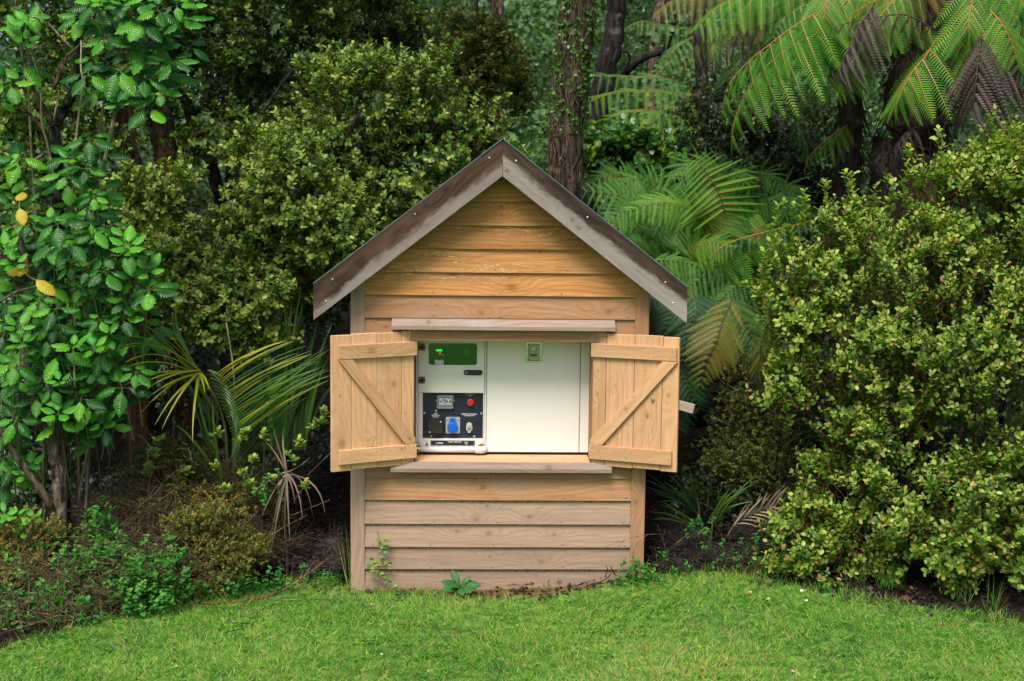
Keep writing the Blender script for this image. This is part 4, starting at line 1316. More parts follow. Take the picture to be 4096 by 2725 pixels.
def creeper(parent, path, rpx, n, size, mat, seed, spread=1.0, lo=0.0, hi=1.0, name='creeper_leaves'):
    g = np.random.default_rng(seed)
    P = np.array(path_pts(path, 40)); s = sc(path[0][2])
    u = g.uniform(lo, hi, n) * 39
    i = np.minimum(u.astype(int), 38); t = (u - i)[:, None]
    C_ = P[i] * (1 - t) + P[i + 1] * t
    ang = g.uniform(-math.pi, math.pi, n)
    d = np.stack([np.sin(ang), -np.cos(ang) * .8 - .25, g.normal(0, .25, n)], 1)
    Q = C_ + unit(d) * (rpx * s * g.uniform(.95, 1.0 + .35 * spread, n))[:, None]
    keep = (np.sin(Q[:, 2] * 9 + ang * 2) + np.sin(Q[:, 2] * 23 + ang * 3) + g.normal(0, .6, n)) > -.35
    Q, d = Q[keep], d[keep]; n = len(Q)
    c = Cloud().leaves('heart', Q, unit(g.normal(size=(n, 3)) + [0, 0, -.3]), unit(d + g.normal(0, .4, (n, 3))), size * g.uniform(.6, 1.3, n), np.clip(g.normal(.5, .22, n), 0, 1))
    return c.obj(name, M[mat], parent)

CT = [(2262, 800, 1.9), (2262, 600, 1.9), (2278, 400, 1.9), (2300, 200, 1.9), (2312, 0, 1.9), (2320, -300, 1.9), (2325, -700, 1.9)]
tr = trunk_tree('creeper_clad_tree', 'thick upright trunk with shaggy bark wrapped in small green creeper, just behind the shed roof', 'tree', CT, 64, 62, 'bark_fibre', seg=16, seed=4)
creeper(tr, CT, 62, 5200, .028, 'leaf_ivy', 5, .8, .22, 1.0)
g_ = np.random.default_rng(8)
st = Cloud(); Pp = np.array(path_pts(CT, 60)); k = 420
ii = g_.integers(0, 50, k); ang = g_.uniform(-2.2, 2.2, k); rr_ = 66 * sc(1.9)
q0 = Pp[ii] + np.stack([np.sin(ang) * rr_, -np.cos(ang) * rr_, g_.normal(0, .05, k)], 1)
ang2 = ang + g_.normal(0, .25, k)
q1 = Pp[ii] + np.stack([np.sin(ang2) * rr_ * 1.06, -np.cos(ang2) * rr_ * 1.06, g_.uniform(.08, .28, k)], 1)
st.sticks(q0, q1, g_.uniform(.002, .006, k)); st.obj('bark_strands', M['twig'], tr)
for (px, py), (tx, ty) in (((2205, 160), (2155, 125)), ((2200, 475), (2160, 455)), ((2200, 480), (2180, 440)), ((2222, 285), (2208, 258))):
    A, B_ = at(px, py, 1.75), at(tx, ty, 1.7)
    link('leaf', strap_mesh('leaf', [A.lerp(B_, i / 4) for i in range(5)], .012, 'leaf_young', taper=3), tr)

trunk_tree('black_barked_tree', 'leaning black wet trunk right of the creeper-clad trunk, higher up the slope', 'tree',
           [(2330, 700, 6.5), (2400, 420, 6.5), (2430, 250, 6.5), (2460, 100, 6.5), (2480, -150, 6.5), (2520, -500, 6.5)], 52, 30, 'bark_dark', seed=6,
           limbs=[([(2500, 290, 6.5), (2560, 240, 6.4), (2660, 200, 6.3)], 17, 13), ([(2490, 300, 6.3), (2520, 235, 6.2), (2505, 205, 6.2), (2480, 200, 6.2)], 6, 4), ([(2660, 200, 6.3), (2700, 60, 6.2), (2670, -40, 6.2)], 12, 9)])
trunk_tree('slender_tree', 'pair-like thin dark trunk with brown foliage just above the shed ridge', 'tree', [(1990, 560, 5.5), (1985, 350, 5.5), (1975, 150, 5.5), (1990, -300, 5.5)], 16, 12, 'bark_brown',
           crown=[(1960, 250, 5.2, 110, 150), (1850, 180, 5.2, 160, 130), (1900, 330, 5.0, 110, 110), (2050, 330, 5.6, 70, 120)], crown_n=900, crown_mat='leaf_olive', llen=.055, seed=9)
trunk_tree('slender_tree', 'thinner straight dark trunk left of the shed ridge in the wood', 'tree', [(1920, 560, 7), (1915, 420, 7), (1900, 250, 7), (1905, -200, 7)], 13, 10, 'bark_dark', seed=12)
trunk_tree('slender_tree', 'faint thin far trunk at the top, straight over the shed ridge', 'tree', [(2010, 500, 9), (2003, 200, 9), (1998, -200, 9)], 16, 14, 'bark_brown', seed=13)
trunk_tree('dark_stump_trunk', 'short black trunk showing under the hanging fern fronds', 'tree', [(2812, 640, 4), (2812, 560, 4), (2808, 400, 4), (2800, 100, 4)], 30, 26, 'bark_dark', seed=14)
trunk_tree('slender_tree', 'blurred brown trunk between the black trunk and the hanging dead fronds', 'tree', [(2600, 640, 8), (2610, 300, 8), (2640, 0, 8), (2650, -300, 8)], 24, 20, 'bark_brown', seed=15)
RT = [(560, 1150, 2.2), (548, 900, 2.2), (522, 700, 2.2), (500, 480, 2.2), (492, 280, 2.2), (480, 0, 2.2), (470, -500, 2.2)]
trunk_tree('red_barked_tree', 'smooth reddish-brown trunk behind the large glossy leaves', 'tree', RT, 52, 30, 'bark_red', seed=16)
IT = [(735, 1700, 2.6), (715, 1300, 2.6), (690, 1000, 2.6), (655, 600, 2.6), (640, 200, 2.6), (645, -50, 2.6), (650, -500, 2.6)]
t_ = trunk_tree('ivy_grown_tree', 'stringy red-brown trunk spotted with tiny ivy, right of the smooth reddish trunk', 'tree', IT, 56, 34, 'bark_red', seed=17)
creeper(t_, IT, 50, 2600, .028, 'leaf_dark', 18, .9, .2, 1.0)
trunk_tree('forked_dark_tree', 'black forked trunk in the gap between the two small-leaved trees', 'tree', [(905, 1000, 3.3), (890, 820, 3.3), (840, 650, 3.3), (770, 480, 3.3), (720, 300, 3.3), (700, 0, 3.3)], 30, 20, 'bark_dark', seed=19,
           limbs=[([(900, 850, 3.3), (920, 700, 3.2), (925, 520, 3.1)], 18, 12)])

# small-leaved trees and shrubs
shrub('small_leaved_tree', 'rounded light green small-leaved tree rising beside the shed roof', 'tree',
      [(1560, 420, 1.9, 260, 190), (1790, 560, 1.8, 190, 190), (1350, 560, 1.7, 200, 210), (1580, 760, 1.9, 260, 250), (1890, 620, 1.9, 120, 110), (1420, 980, 1.9, 220, 200), (1740, 820, 2.0, 160, 160), (1300, 330, 2.1, 110, 70), (1240, 1150, 2.0, 150, 120), (1900, 520, 1.9, 60, 50), (2050, 600, 1.8, 60, 50)],
      3500, .045, 'leaf_pitto', 31, vb=.62, vs=.32, tip=.55, slen=.10, leaves=9, per=24, clump=.10, limbs=[([(1480, 1500, 2.2), (1470, 1100, 2.1), (1500, 800, 2.0), (1560, 500, 1.9)], 22, 9, True), ([(1470, 1100, 2.1), (1350, 850, 2.0), (1300, 650, 1.8)], 14, 6), ([(1350, 650, 1.6), (1400, 520, 1.5), (1450, 430, 1.5)], 9, 5)])
shrub('small_leaved_tree', 'bushy pale-tipped small-leaved tree between the palm and the left roof slope', 'tree',
      [(1180, 790, 1.1, 160, 170), (1330, 900, 1.1, 130, 140), (1060, 650, 1.3, 130, 90), (1080, 950, 1.2, 150, 130), (1250, 1060, 1.2, 130, 110), (990, 830, 1.4, 60, 60), (1400, 1020, 1.2, 90, 90)],
      2000, .045, 'leaf_pitto', 37, vb=.66, vs=.30, tip=.45, slen=.10, leaves=9, limbs=[([(1150, 1500, 1.4), (1130, 1200, 1.3), (1150, 900, 1.2)], 14, 7, True)])
shrub('small_leaved_tree', 'yellow-green small-leaved bush arching over the palm, behind the big glossy leaves', 'tree',
      [(760, 1130, .95, 190, 90), (1000, 1200, .9, 150, 110), (640, 1010, 1.1, 110, 100), (1060, 1330, .9, 90, 80), (900, 1060, 1.1, 140, 90), (850, 1250, .9, 150, 80), (580, 820, 1.3, 90, 120), (700, 830, 1.4, 70, 110), (980, 1320, .8, 60, 60)],
      1900, .046, 'leaf_pitto', 41, vb=.72, vs=.28, tip=.4, slen=.10, leaves=8, old=.05, limbs=[([(700, 1700, 1.5), (720, 1400, 1.3), (760, 1150, 1.1)], 12, 6, True)])
shrub('small_leaved_tree', 'tall shaded small-leaved tree behind the others, upper left', 'tree',
      [(880, 130, 2.8, 240, 170), (1150, 120, 2.8, 230, 160), (1420, 120, 3.0, 220, 150), (820, 420, 2.7, 220, 180), (1050, 380, 2.9, 200, 160), (1620, 150, 3.2, 150, 150), (600, 200, 2.9, 160, 200), (880, -150, 2.8, 400, 150), (1400, -150, 3.0, 400, 150)],
      3600, .050, 'leaf_pitto', 43, vb=.42, vs=.26, tip=.35, slen=.11, leaves=8, limbs=[([(900, 1300, 3.4), (930, 800, 3.2), (960, 400, 3.0), (900, 100, 2.9)], 22, 9, True), ([(1050, 450, 2.4), (1200, 250, 2.4), (1350, 200, 2.4)], 7, 4)])
shrub('small_leaved_tree', 'olive-green tree mass at the top left corner behind the lichened trunk', 'tree',
      [(120, 300, 1.7, 200, 230), (60, 620, 1.5, 180, 200), (300, 560, 1.9, 170, 200), (200, 880, 1.6, 200, 180), (350, 200, 2.0, 160, 180), (100, -50, 1.8, 250, 150), (40, 900, 1.4, 130, 150), (330, 1150, 1.8, 180, 200), (-250, 600, 1.8, 250, 400)],
      2600, .047, 'leaf_pitto', 47, vb=.55, vs=.28, tip=.35, slen=.10, leaves=8, old=.05)
shrub('small_leaved_tree', 'small dark tree beneath the hanging fern fronds right of the shed roof', 'tree',
      [(2900, 480, 2.6, 150, 150), (3020, 640, 2.4, 170, 140), (3150, 480, 2.6, 150, 150), (3050, 760, 2.4, 160, 100), (2850, 700, 2.8, 110, 70), (3250, 700, 2.3, 120, 160)],
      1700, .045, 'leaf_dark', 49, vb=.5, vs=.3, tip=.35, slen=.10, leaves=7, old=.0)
shrub('coprosma_shrub', 'dark twiggy shrub of tiny olive leaves beside the open right shutter', 'shrub',
      [(3010, 1530, .9, 130, 110), (3110, 1700, .8, 140, 120), (2960, 1830, .8, 120, 90), (3130, 1900, .7, 140, 110), (2900, 1900, .8, 80, 60), (3200, 2030, .7, 130, 90), (3080, 2080, .8, 90, 50), (3000, 1680, 1.0, 110, 80)],
      3400, .016, 'leaf_olive', 53, vb=.42, vs=.28, tip=.25, slen=.05, leaves=8, old=.0, twig='twig', lw=1.3)
shrub('lime_leaved_shrub', 'big bright lime-green shrub filling the right side beside the lawn', 'shrub',
      [(3900, 880, .35, 240, 230), (3560, 1010, .25, 220, 150), (3330, 1060, .30, 160, 130), (4130, 700, .3, 160, 260), (3230, 1230, .25, 170, 190), (3560, 1270, .1, 260, 220), (3900, 1300, .1, 260, 260), (4150, 1250, .1, 180, 320),
       (3330, 1500, .15, 210, 160), (3650, 1600, .05, 260, 210), (3980, 1680, .0, 230, 230), (3430, 1760, .15, 170, 120), (3330, 1930, .1, 130, 120), (3560, 1950, .05, 200, 150), (3880, 2000, -.1, 250, 180), (4160, 2000, -.1, 170, 230)],
      5300, .043, 'leaf_lime', 59, kind='wavy', vb=.66, vs=.32, tip=.5, slen=.14, leaves=9, old=.05, up=.9, per=17, clump=.072, shell=.6, singles=290, limbs=[([(3700, 2350, .6), (3680, 2000, .5), (3720, 1600, .4), (3800, 1100, .4)], 20, 8, True), ([(3500, 2350, .6), (3450, 1900, .5), (3350, 1400, .4)], 14, 6, True), ([(3950, 2350, .5), (3980, 1900, .4), (4050, 1300, .3)], 16, 7, True)], flat=.7, cut=.32)
shrub('variegated_shrub', 'low yellowing wavy-leaved shrub spilling onto the grass below the lime shrub', 'shrub',
      [(3130, 2240, .05, 90, 60), (3260, 2270, -.05, 160, 70), (3420, 2180, -.05, 130, 90), (3640, 2170, -.15, 180, 110), (3900, 2180, -.25, 220, 130), (4120, 2230, -.25, 130, 110), (3230, 2120, .1, 110, 70)],
      1250, .044, 'leaf_lime', 61, kind='wavy', vb=.62, vs=.28, tip=.35, slen=.11, leaves=8, old=.14, limbs=[([(3600, 2380, .3), (3400, 2290, .1), (3050, 2310, .0)], 6, 3)], flat=.55)

# upright shoots standing out of the lime shrub's top edge
sh = Cloud(); ss = Cloud()
pts = []
for (px, py, Y) in [(3120, 840, .4), (3210, 800, .35), (3180, 870, .4), (3300, 760, .3), (3400, 720, .3), (3420, 790, .25), (3620, 700, .3), (3640, 620, .3), (3760, 560, .3), (3780, 650, .3), (3900, 600, .3), (3960, 500, .3), (3990, 570, .3), (4060, 540, .3), (4100, 620, .3),
                    (3100, 960, .3), (3060, 1050, .25), (3040, 1120, .25), (3070, 1240, .2), (3100, 1350, .2), (3080, 1450, .2), (3150, 1600, .2), (3200, 1500, .1), (3860, 650, .3), (3560, 740, .3), (3500, 800, .3)]:
    for r_ in range(5):
        p = at(px + random.uniform(-10, 10), py + r_ * 34 + random.uniform(-8, 8), Y); pts.append(p)
P_ = np.array([tuple(p) for p in pts])
sprigs(sh, ss, P_, np.tile([.03, -.1, 1.], (len(P_), 1)) + np.random.default_rng(3).normal(0, .2, P_.shape), 8, .09, .052, 'wavy', 77, .75, .2, .3)
lime = [o for o in COL.objects if o.name.startswith('lime_leaved_shrub')][0]
sh.obj('shoots', M['leaf_lime'], lime); ss.obj('shoot_stems', M['twig_red'], lime)

# ------------------------------------------------------------------ ferns
def fern_thing(label, base, name='tree_fern', group=None):
    return empty(name, base, label, 'fern', group)

def skirt_trunk(t, path, r0, r1, seed, n=500):
    limb('trunk', path, r0, r1, M['bark_fibre'], t, 14, ground=True, seed=seed, wob=.16)
    g = np.random.default_rng(seed)
    P = np.array(path_pts(path, 30)); s = sc(path[0][2])
    i = g.integers(0, 29, n); rr = (r0 + (r1 - r0) * i / 29) * s
    ang = g.uniform(-2.6, 2.6, n)
    q = P[i] + np.stack([np.sin(ang) * rr, -np.cos(ang) * rr, 0 * ang], 1)
    q2 = q + np.stack([np.sin(ang) * .05, -np.cos(ang) * .05, -g.uniform(.06, .22, n)], 1) + g.normal(0, .025, (n, 3))
    Cloud().sticks(q, q2, g.uniform(.002, .006, n)).obj('frond_stubs', M['bark_fibre'], t)

b = at(3560, 760, 1.25)
tf1 = fern_thing('big tree fern with shaggy fat trunk, green fronds and hanging grey dead ones', (b.x, b.y, gz(b.x, b.y)))
skirt_trunk(tf1, [(3580, 1400, 1.3), (3620, 900, 1.3), (3640, 650, 1.3), (3660, 450, 1.3), (3700, 150, 1.3), (3720, -60, 1.3)], 170, 95, 5, 900)
b = at(3390, 640, 1.5)
tf2 = fern_thing('slimmer dark tree fern trunk with long arching fronds, orange midribs, right of the shed roof', (b.x, b.y, gz(b.x, b.y)))
skirt_trunk(tf2, [(3370, 1300, 1.6), (3380, 900, 1.6), (3395, 600, 1.6), (3400, 400, 1.6), (3400, 100, 1.6), (3380, -80, 1.6)], 52, 44, 6, 400)

Y1 = .85
frond(tf1, [(3760, 130, 1.2), (3706, 219, Y1), (3648, 290, .75), (3604, 370, .7), (3575, 460, .7)], 8, 290, 'fern', down=.75, fwd=.5, seed=1, start=.75)
frond(tf1, [(3895, -120, 1.1), (3889, 0, .9), (3878, 60, .8), (3876, 120, .75), (3885, 210, .75)], 8, 260, 'fern', down=.85, fwd=.5, seed=2, start=.8)
frond(tf1, [(3960, -200, 1.2), (4020, -80, 1.0), (4080, 0, .9), (4130, 100, .85)], 9, 260, 'fern', down=.8, seed=3, start=.8)
frond(tf1, [(3740, -80, 1.6), (3720, 30, 1.3), (3650, 90, 1.2), (3540, 130, 1.1), (3470, 200, 1.1)], 9, 240, 'fern', down=.6, seed=4, start=.7)
frond(tf1, [(3800, -40, 1.5), (3700, -60, 1.2), (3560, -20, 1.1), (3430, 40, 1.0), (3330, 110, 1.0)], 14, 200, 'fern_yellow', down=.7, seed=5, label='browning frond')
for i, (pth, L) in enumerate((([(3500, 10, .8), (3470, 58, .7), (3434, 107, .65), (3403, 178, .55), (3371, 241, .52), (3353, 300, .52)], 215),
                              ([(3925, 130, .7), (3916, 200, .55), (3907, 290, .5), (3898, 384, .48), (3889, 470, .48)], 290),
                              ([(4000, 110, .9), (3990, 190, .8), (3960, 260, .75), (3930, 330, .75)], 250),
                              ([(3790, 180, .9), (3800, 260, .85), (3815, 360, .85), (3820, 450, .85)], 170),
                              ([(4050, 120, .9), (4070, 200, .85), (4080, 300, .85)], 200))):
    frond(tf1, pth, 9, L, 'fern_dead', down=1.25, fwd=.35, rach='rachis_dark', seed=10 + i, label='dead grey-brown frond', start=.9, taper=.6)
frond(tf1, [(3740, 120, .9), (3620, 60, .8), (3480, 75, .75), (3360, 100, .7), (3300, 135, .7)], 12, 110, 'fern_dead', down=.9, rach='rachis_dark', seed=17, label='dead brown frond')
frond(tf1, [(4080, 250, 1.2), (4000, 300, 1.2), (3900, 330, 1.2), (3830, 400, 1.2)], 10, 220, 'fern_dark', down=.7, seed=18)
frond(tf1, [(4250, 200, 1.1), (4180, 260, 1.0), (4110, 330, 1.0), (4060, 420, 1.0)], 10, 230, 'fern_yellow', down=.8, seed=19, label='yellowing frond')
frond(tf1, [(3700, 500, 1.2), (3640, 520, .9), (3600, 560, .85), (3570, 610, .85)], 6, 120, 'fern_dead', down=.8, rach='rachis_dark', seed=20, label='small dead frond')

frond(tf2, [(3420, -90, 1.5), (3330, 20, 1.2), (3262, 54, 1.0), (3160, 116, .9), (3079, 178, .85), (2990, 250, .8), (2910, 350, .8), (2885, 470, .8)], 15, 240, 'fern', down=.75, fwd=.25, seed=21, start=.6, taper=.6)
frond(tf2, [(3400, 20, 1.3), (3280, 129, 1.0), (3200, 165, .9), (3092, 241, .8), (3021, 321, .75), (2955, 428, .72), (2923, 580, .72)], 13, 260, 'fern', down=.8, fwd=.25, seed=22, start=.7, taper=.6)
frond(tf2, [(3360, -60, 1.9), (3180, 16, 1.6), (3012, 42, 1.5), (2878, 103, 1.4), (2789, 178, 1.4), (2705, 290, 1.4)], 18, 200, 'fern_yellow', down=.85, fwd=.3, seed=23, rach='rachis_dark', start=.7, label='half-dead frond with brown tips')
frond(tf2, [(3180, 60, 1.4), (3060, 100, 1.35), (2950, 140, 1.3), (2860, 220, 1.3), (2800, 290, 1.3)], 11, 150, 'fern_dead', down=1.3, seed=24, rach='rachis_dark', label='dead brown frond')
frond(tf2, [(2900, -80, 2.0), (2820, -20, 1.9), (2760, 10, 1.9), (2700, 40, 1.9)], 9, 130, 'fern_dead', down=1.3, seed=25, rach='rachis_dark', label='dead brown frond')
frond(tf2, [(3310, -90, 1.2), (3305, 0, 1.0), (3297, 60, .95), (3295, 115, .95)], 8, 200, 'fern', down=.7, seed=26, start=.9)
frond(tf2, [(3450, -60, 1.2), (3520, -10, 1.1), (3590, 40, 1.1), (3640, 120, 1.1)], 10, 190, 'fern', down=.7, seed=27, start=.7)
frond(tf2, [(3420, 60, 1.5), (3300, 230, 1.4), (3220, 360, 1.35), (3190, 480, 1.35), (3230, 600, 1.35), (3215, 700, 1.35)], 16, 170, 'fern_blue', down=.5, seed=28, start=.5)
frond(tf2, [(3430, 150, 1.4), (3380, 250, 1.2), (3330, 330, 1.15), (3290, 430, 1.15)], 10, 180, 'fern', down=.8, seed=29, start=.7)
frond(tf2, [(3390, 500, 1.5), (3330, 540, 1.4), (3270, 590, 1.4), (3220, 650, 1.4)], 9, 130, 'fern', down=.8, seed=30, start=.6)
frond(tf2, [(3450, 50, 1.5), (3420, 180, 1.2), (3410, 300, 1.15), (3405, 400, 1.15)], 8, 120, 'fern_yellow', down=.9, seed=31, start=.9, label='yellowing frond')
frond(tf2, [(3420, -120, 1.6), (3200, -60, 1.5), (3050, -20, 1.4), (2950, 60, 1.4)], 14, 230, 'fern', down=.7, seed=32)

for i, (pth, n_, L_, mt) in enumerate((([(3380, -120, 1.6), (3200, -70, 1.4), (3020, -40, 1.3), (2880, 20, 1.2), (2790, 110, 1.2)], 14, 210, 'fern'), ([(3360, 60, 1.6), (3200, 90, 1.5), (3060, 150, 1.5), (2950, 230, 1.5), (2900, 330, 1.5)], 13, 210, 'fern_blue'),
        ([(3480, -60, 1.3), (3380, 10, 1.1), (3330, 90, 1.05), (3310, 190, 1.05)], 9, 220, 'fern'), ([(3640, -40, 1.0), (3560, 20, .9), (3500, 100, .85), (3470, 190, .85)], 9, 200, 'fern'), ([(3000, -120, 1.8), (2860, -60, 1.7), (2720, -20, 1.7), (2620, 60, 1.7)], 12, 150, 'fern_yellow'),
        ([(3800, 120, 1.0), (3850, 180, .9), (3900, 260, .85), (3930, 350, .85)], 8, 190, 'fern'), ([(3960, 40, .85), (4010, 100, .75), (4050, 180, .72), (4080, 280, .72)], 8, 200, 'fern'))):
    frond(tf2 if i < 3 or i == 4 else tf1, pth, n_, L_, mt, down=.7, fwd=.35, up=(0, -.5, .8), seed=130 + i, start=.7, taper=.65, rr=.005)
# the bank of ferns behind the shed's right-hand slope
b = at(2620, 1000, 2.2)
bf1 = fern_thing('spreading fern crown of fine mid-green fronds right against the shed roof slope', (b.x, b.y, gz(b.x, b.y)), 'ground_fern')
b = at(2950, 1000, 1.9)
bf2 = fern_thing('spreading fern crown with one upright bright frond, between shed roof and lime shrub', (b.x, b.y, gz(b.x, b.y)), 'ground_fern')
limb('trunk', [(2640, 1300, 2.3), (2640, 1100, 2.3)], 40, 30, M['bark_fibre'], bf1, ground=True)
limb('trunk', [(2930, 1300, 2.1), (2930, 1060, 2.1)], 40, 30, M['bark_fibre'], bf2, ground=True)
crp = [
 (bf1, [(2690, 930, 2.1), (2657, 886, 2.0), (2565, 824, 1.9), (2468, 778, 1.8), (2331, 762, 1.8)], 15, 170, 'fern_blue', .35),
 (bf1, [(2680, 960, 2.0), (2570, 913, 1.8), (2470, 912, 1.75), (2380, 930, 1.75)], 12, 170, 'fern_blue', .6),
 (bf1, [(2640, 1060, 1.9), (2590, 1000, 1.7), (2540, 960, 1.6), (2470, 950, 1.6)], 10, 150, 'fern_blue', .5),
 (bf1, [(2700, 1060, 1.9), (2640, 990, 1.7), (2672, 942, 1.65), (2730, 920, 1.6)], 11, 160, 'fern_blue', .4),
 (bf1, [(2660, 900, 2.2), (2560, 800, 2.3), (2470, 740, 2.3), (2400, 700, 2.3)], 12, 170, 'fern_blue', .3),
 (bf1, [(2760, 900, 2.3), (2700, 800, 2.4), (2650, 740, 2.5), (2560, 700, 2.5)], 12, 170, 'fern_blue', .2),
 (bf2, [(2740, 1060, 1.9), (2800, 1010, 1.7), (2850, 960, 1.6), (2885, 905, 1.55), (2910, 850, 1.55)], 15, 270, 'fern', .45),
 (bf2, [(2940, 1040, 1.8), (2990, 980, 1.55), (3024, 937, 1.5), (3060, 895, 1.5)], 14, 260, 'fern', .55),
 (bf2, [(2860, 980, 2.0), (2780, 900, 1.8), (2700, 870, 1.7), (2610, 860, 1.7)], 13, 190, 'fern_blue', .5),
 (bf2, [(2960, 950, 2.1), (3050, 860, 2.0), (3150, 830, 1.9), (3260, 860, 1.9)], 13, 200, 'fern_blue', .5),
 (bf2, [(2920, 930, 2.2), (2960, 830, 2.2), (3030, 760, 2.2), (3120, 740, 2.2)], 12, 190, 'fern_blue', .4),
 (bf2, [(2616, 1038, 1.5), (2749, 1049, 1.45), (2886, 1105, 1.4)], 12, 120, 'fern_blue', .7),
 (bf2, [(2960, 1040, 1.7), (2880, 1060, 1.5), (2780, 1130, 1.4), (2720, 1180, 1.4)], 12, 150, 'fern_blue', .6),
 (bf2, [(2980, 1060, 1.7), (2960, 1120, 1.5), (2900, 1180, 1.4), (2860, 1240, 1.4)], 12, 170, 'fern_blue', .6),
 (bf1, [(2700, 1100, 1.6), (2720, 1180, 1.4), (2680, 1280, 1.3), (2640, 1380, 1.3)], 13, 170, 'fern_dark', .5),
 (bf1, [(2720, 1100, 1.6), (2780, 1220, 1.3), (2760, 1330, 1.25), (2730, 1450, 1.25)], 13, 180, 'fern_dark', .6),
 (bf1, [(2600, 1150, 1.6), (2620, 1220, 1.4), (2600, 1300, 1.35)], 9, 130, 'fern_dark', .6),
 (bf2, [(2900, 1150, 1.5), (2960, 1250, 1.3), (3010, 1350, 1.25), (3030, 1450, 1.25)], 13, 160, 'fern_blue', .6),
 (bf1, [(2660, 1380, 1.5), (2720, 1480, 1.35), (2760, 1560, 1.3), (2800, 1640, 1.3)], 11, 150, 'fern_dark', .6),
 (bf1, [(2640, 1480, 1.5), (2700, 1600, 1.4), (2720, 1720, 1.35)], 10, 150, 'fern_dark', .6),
]
for i, (tt, pth, n, L, mt, dn) in enumerate(crp):
    frond(tt, pth, int(n * 1.2), L * .92, mt, down=dn * .8, fwd=.35, up=(0, -.85, .55), seed=40 + i, start=.7, rr=.0035, taper=.7, rach='rachis' if i in (0, 1, 6, 7) else 'rachis_soft')
frond(bf2, [(2900, 850, 1.5), (2876, 778, 1.5), (2835, 707, 1.5), (2800, 660, 1.5), (2770, 622, 1.5)], 13, 190, 'fern_fine', down=.22, fwd=-.12, up=(0, -1, .2), seed=70, start=.75, rach='rachis_dark', label='upright bright frond')
frond(bf2, [(2930, 1190, 1.0), (2888, 1292, .9), (2867, 1368, .85), (2826, 1455, .85), (2800, 1550, .85)], 14, 170, 'fern_yellow', down=.4, up=(0, -1, .3), fwd=.5, seed=71, label='yellow-green hanging frond', start=.6, rach='rachis_dark')
frond(bf2, [(3230, 890, 1.1), (3120, 915, 1.0), (2980, 950, .9), (2890, 985, .9), (2830, 1040, .9)], 16, 90, 'fern_dark', down=1.0, seed=72, start=.6, label='frond turned over, pale underside')
for i, pth in enumerate(([(3200, 1020, .9), (3130, 1080, .6), (3090, 1200, .5), (3090, 1330, .5)], [(3260, 1050, .9), (3230, 1200, .55), (3180, 1350, .5), (3140, 1500, .5)], [(3160, 1200, .8), (3060, 1330, .6), (3040, 1450, .6), (3050, 1560, .6)], [(3330, 1150, .7), (3300, 1280, .4), (3290, 1400, .35)])):
    frond(bf2, pth, 10, 120, 'fern_dead' if i != 2 else 'fern_yellow', down=1.1, seed=73 + i, start=.9, rach='rachis_dark', label='withered hanging frond')

# more fronds layered behind the near ones
rf = random.Random(77)
for k in range(20):
    x0 = 2960 + rf.uniform(-330, 120); y0 = 1080 + rf.uniform(-160, 60); Yb = rf.uniform(1.7, 2.5)
    dx = rf.uniform(-330, 200) if k % 3 else rf.uniform(60, 260); top = rf.uniform(120, 300)
    pth = [(x0, y0, Yb), (x0 + dx * .35, y0 - top * .75, Yb - .1), (x0 + dx * .75, y0 - top, Yb - .25), (x0 + dx * 1.25, y0 - top * .78, Yb - .35)]
    frond(bf1 if k % 2 else bf2, pth, 17, 145, rf.choice(('fern_blue', 'fern_blue', 'fern')), down=.35, fwd=.35, up=(0, -.8, .6), seed=200 + k, start=.7, rr=.0035, taper=.7, rach='rachis_soft')
for k in range(16):
    x0 = 3600 + rf.uniform(-260, 330); y0 = -60 + rf.uniform(-80, 120); Yb = rf.uniform(1.3, 1.9)
    dx = rf.uniform(-420, 380); fall = rf.uniform(140, 420)
    pth = [(x0, y0, Yb), (x0 + dx * .4, y0 + fall * .12, Yb - .1), (x0 + dx * .8, y0 + fall * .5, Yb - .15), (x0 + dx, y0 + fall, Yb - .15)]
    dead = k % 5 == 0
    frond(tf1 if k % 2 else tf2, pth, 12, 150 if dead else 235, 'fern_dead' if dead else rf.choice(('fern', 'fern_blue', 'fern')), down=1.1 if dead else .65, fwd=.35, up=(0, -.5, .8), seed=240 + k, start=.75, rr=.005, taper=.7, rach='rachis_dark' if dead else 'rachis_soft', label='dead brown frond' if dead else None)
# far ferns seen past the creeper-clad trunk
b = at(2650, 420, 5.0)
ff = fern_thing('far tree fern whose long level fronds reach to the creeper-clad trunk', (b.x, b.y, gz(b.x, b.y)))
limb('trunk', [(2790, 700, 5.2), (2790, 500, 5.2), (2780, 380, 5.2)], 30, 30, M['bark_fibre'], ff, ground=True)
for i, (pth, n, L, mt) in enumerate((([(2790, 360, 5.2), (2670, 312, 4.8), (2491, 305, 4.6), (2321, 302, 4.5)], 15, 80, 'fern_blue'), ([(2790, 380, 5.0), (2625, 362, 4.6), (2446, 372, 4.4), (2320, 430, 4.4)], 14, 75, 'fern'),
    ([(2790, 420, 5.0), (2640, 440, 4.4), (2500, 450, 4.2), (2340, 520, 4.2)], 13, 70, 'fern_dark'), ([(2803, 491, 4.6), (2670, 536, 4.2), (2558, 603, 4.0), (2440, 715, 3.9)], 15, 90, 'fern'),
    ([(2790, 370, 5.2), (2850, 420, 4.8), (2950, 480, 4.6), (3020, 560, 4.6)], 12, 90, 'fern_dark'), ([(2790, 380, 5.2), (2700, 420, 4.8), (2600, 500, 4.6), (2520, 600, 4.6)], 12, 100, 'fern_dark'))):
    frond(ff, pth, n, L * 1.5, 'fern' if mt == 'fern_dark' else mt, down=.6, fwd=.25, up=(0, -.8, .6), seed=80 + i, start=.7, taper=.6, rr=.004)
b = at(2900, 150, 5.0)
ff2 = fern_thing('pale green far tree fern high behind the hanging brown fronds', (b.x, b.y, gz(b.x, b.y)))
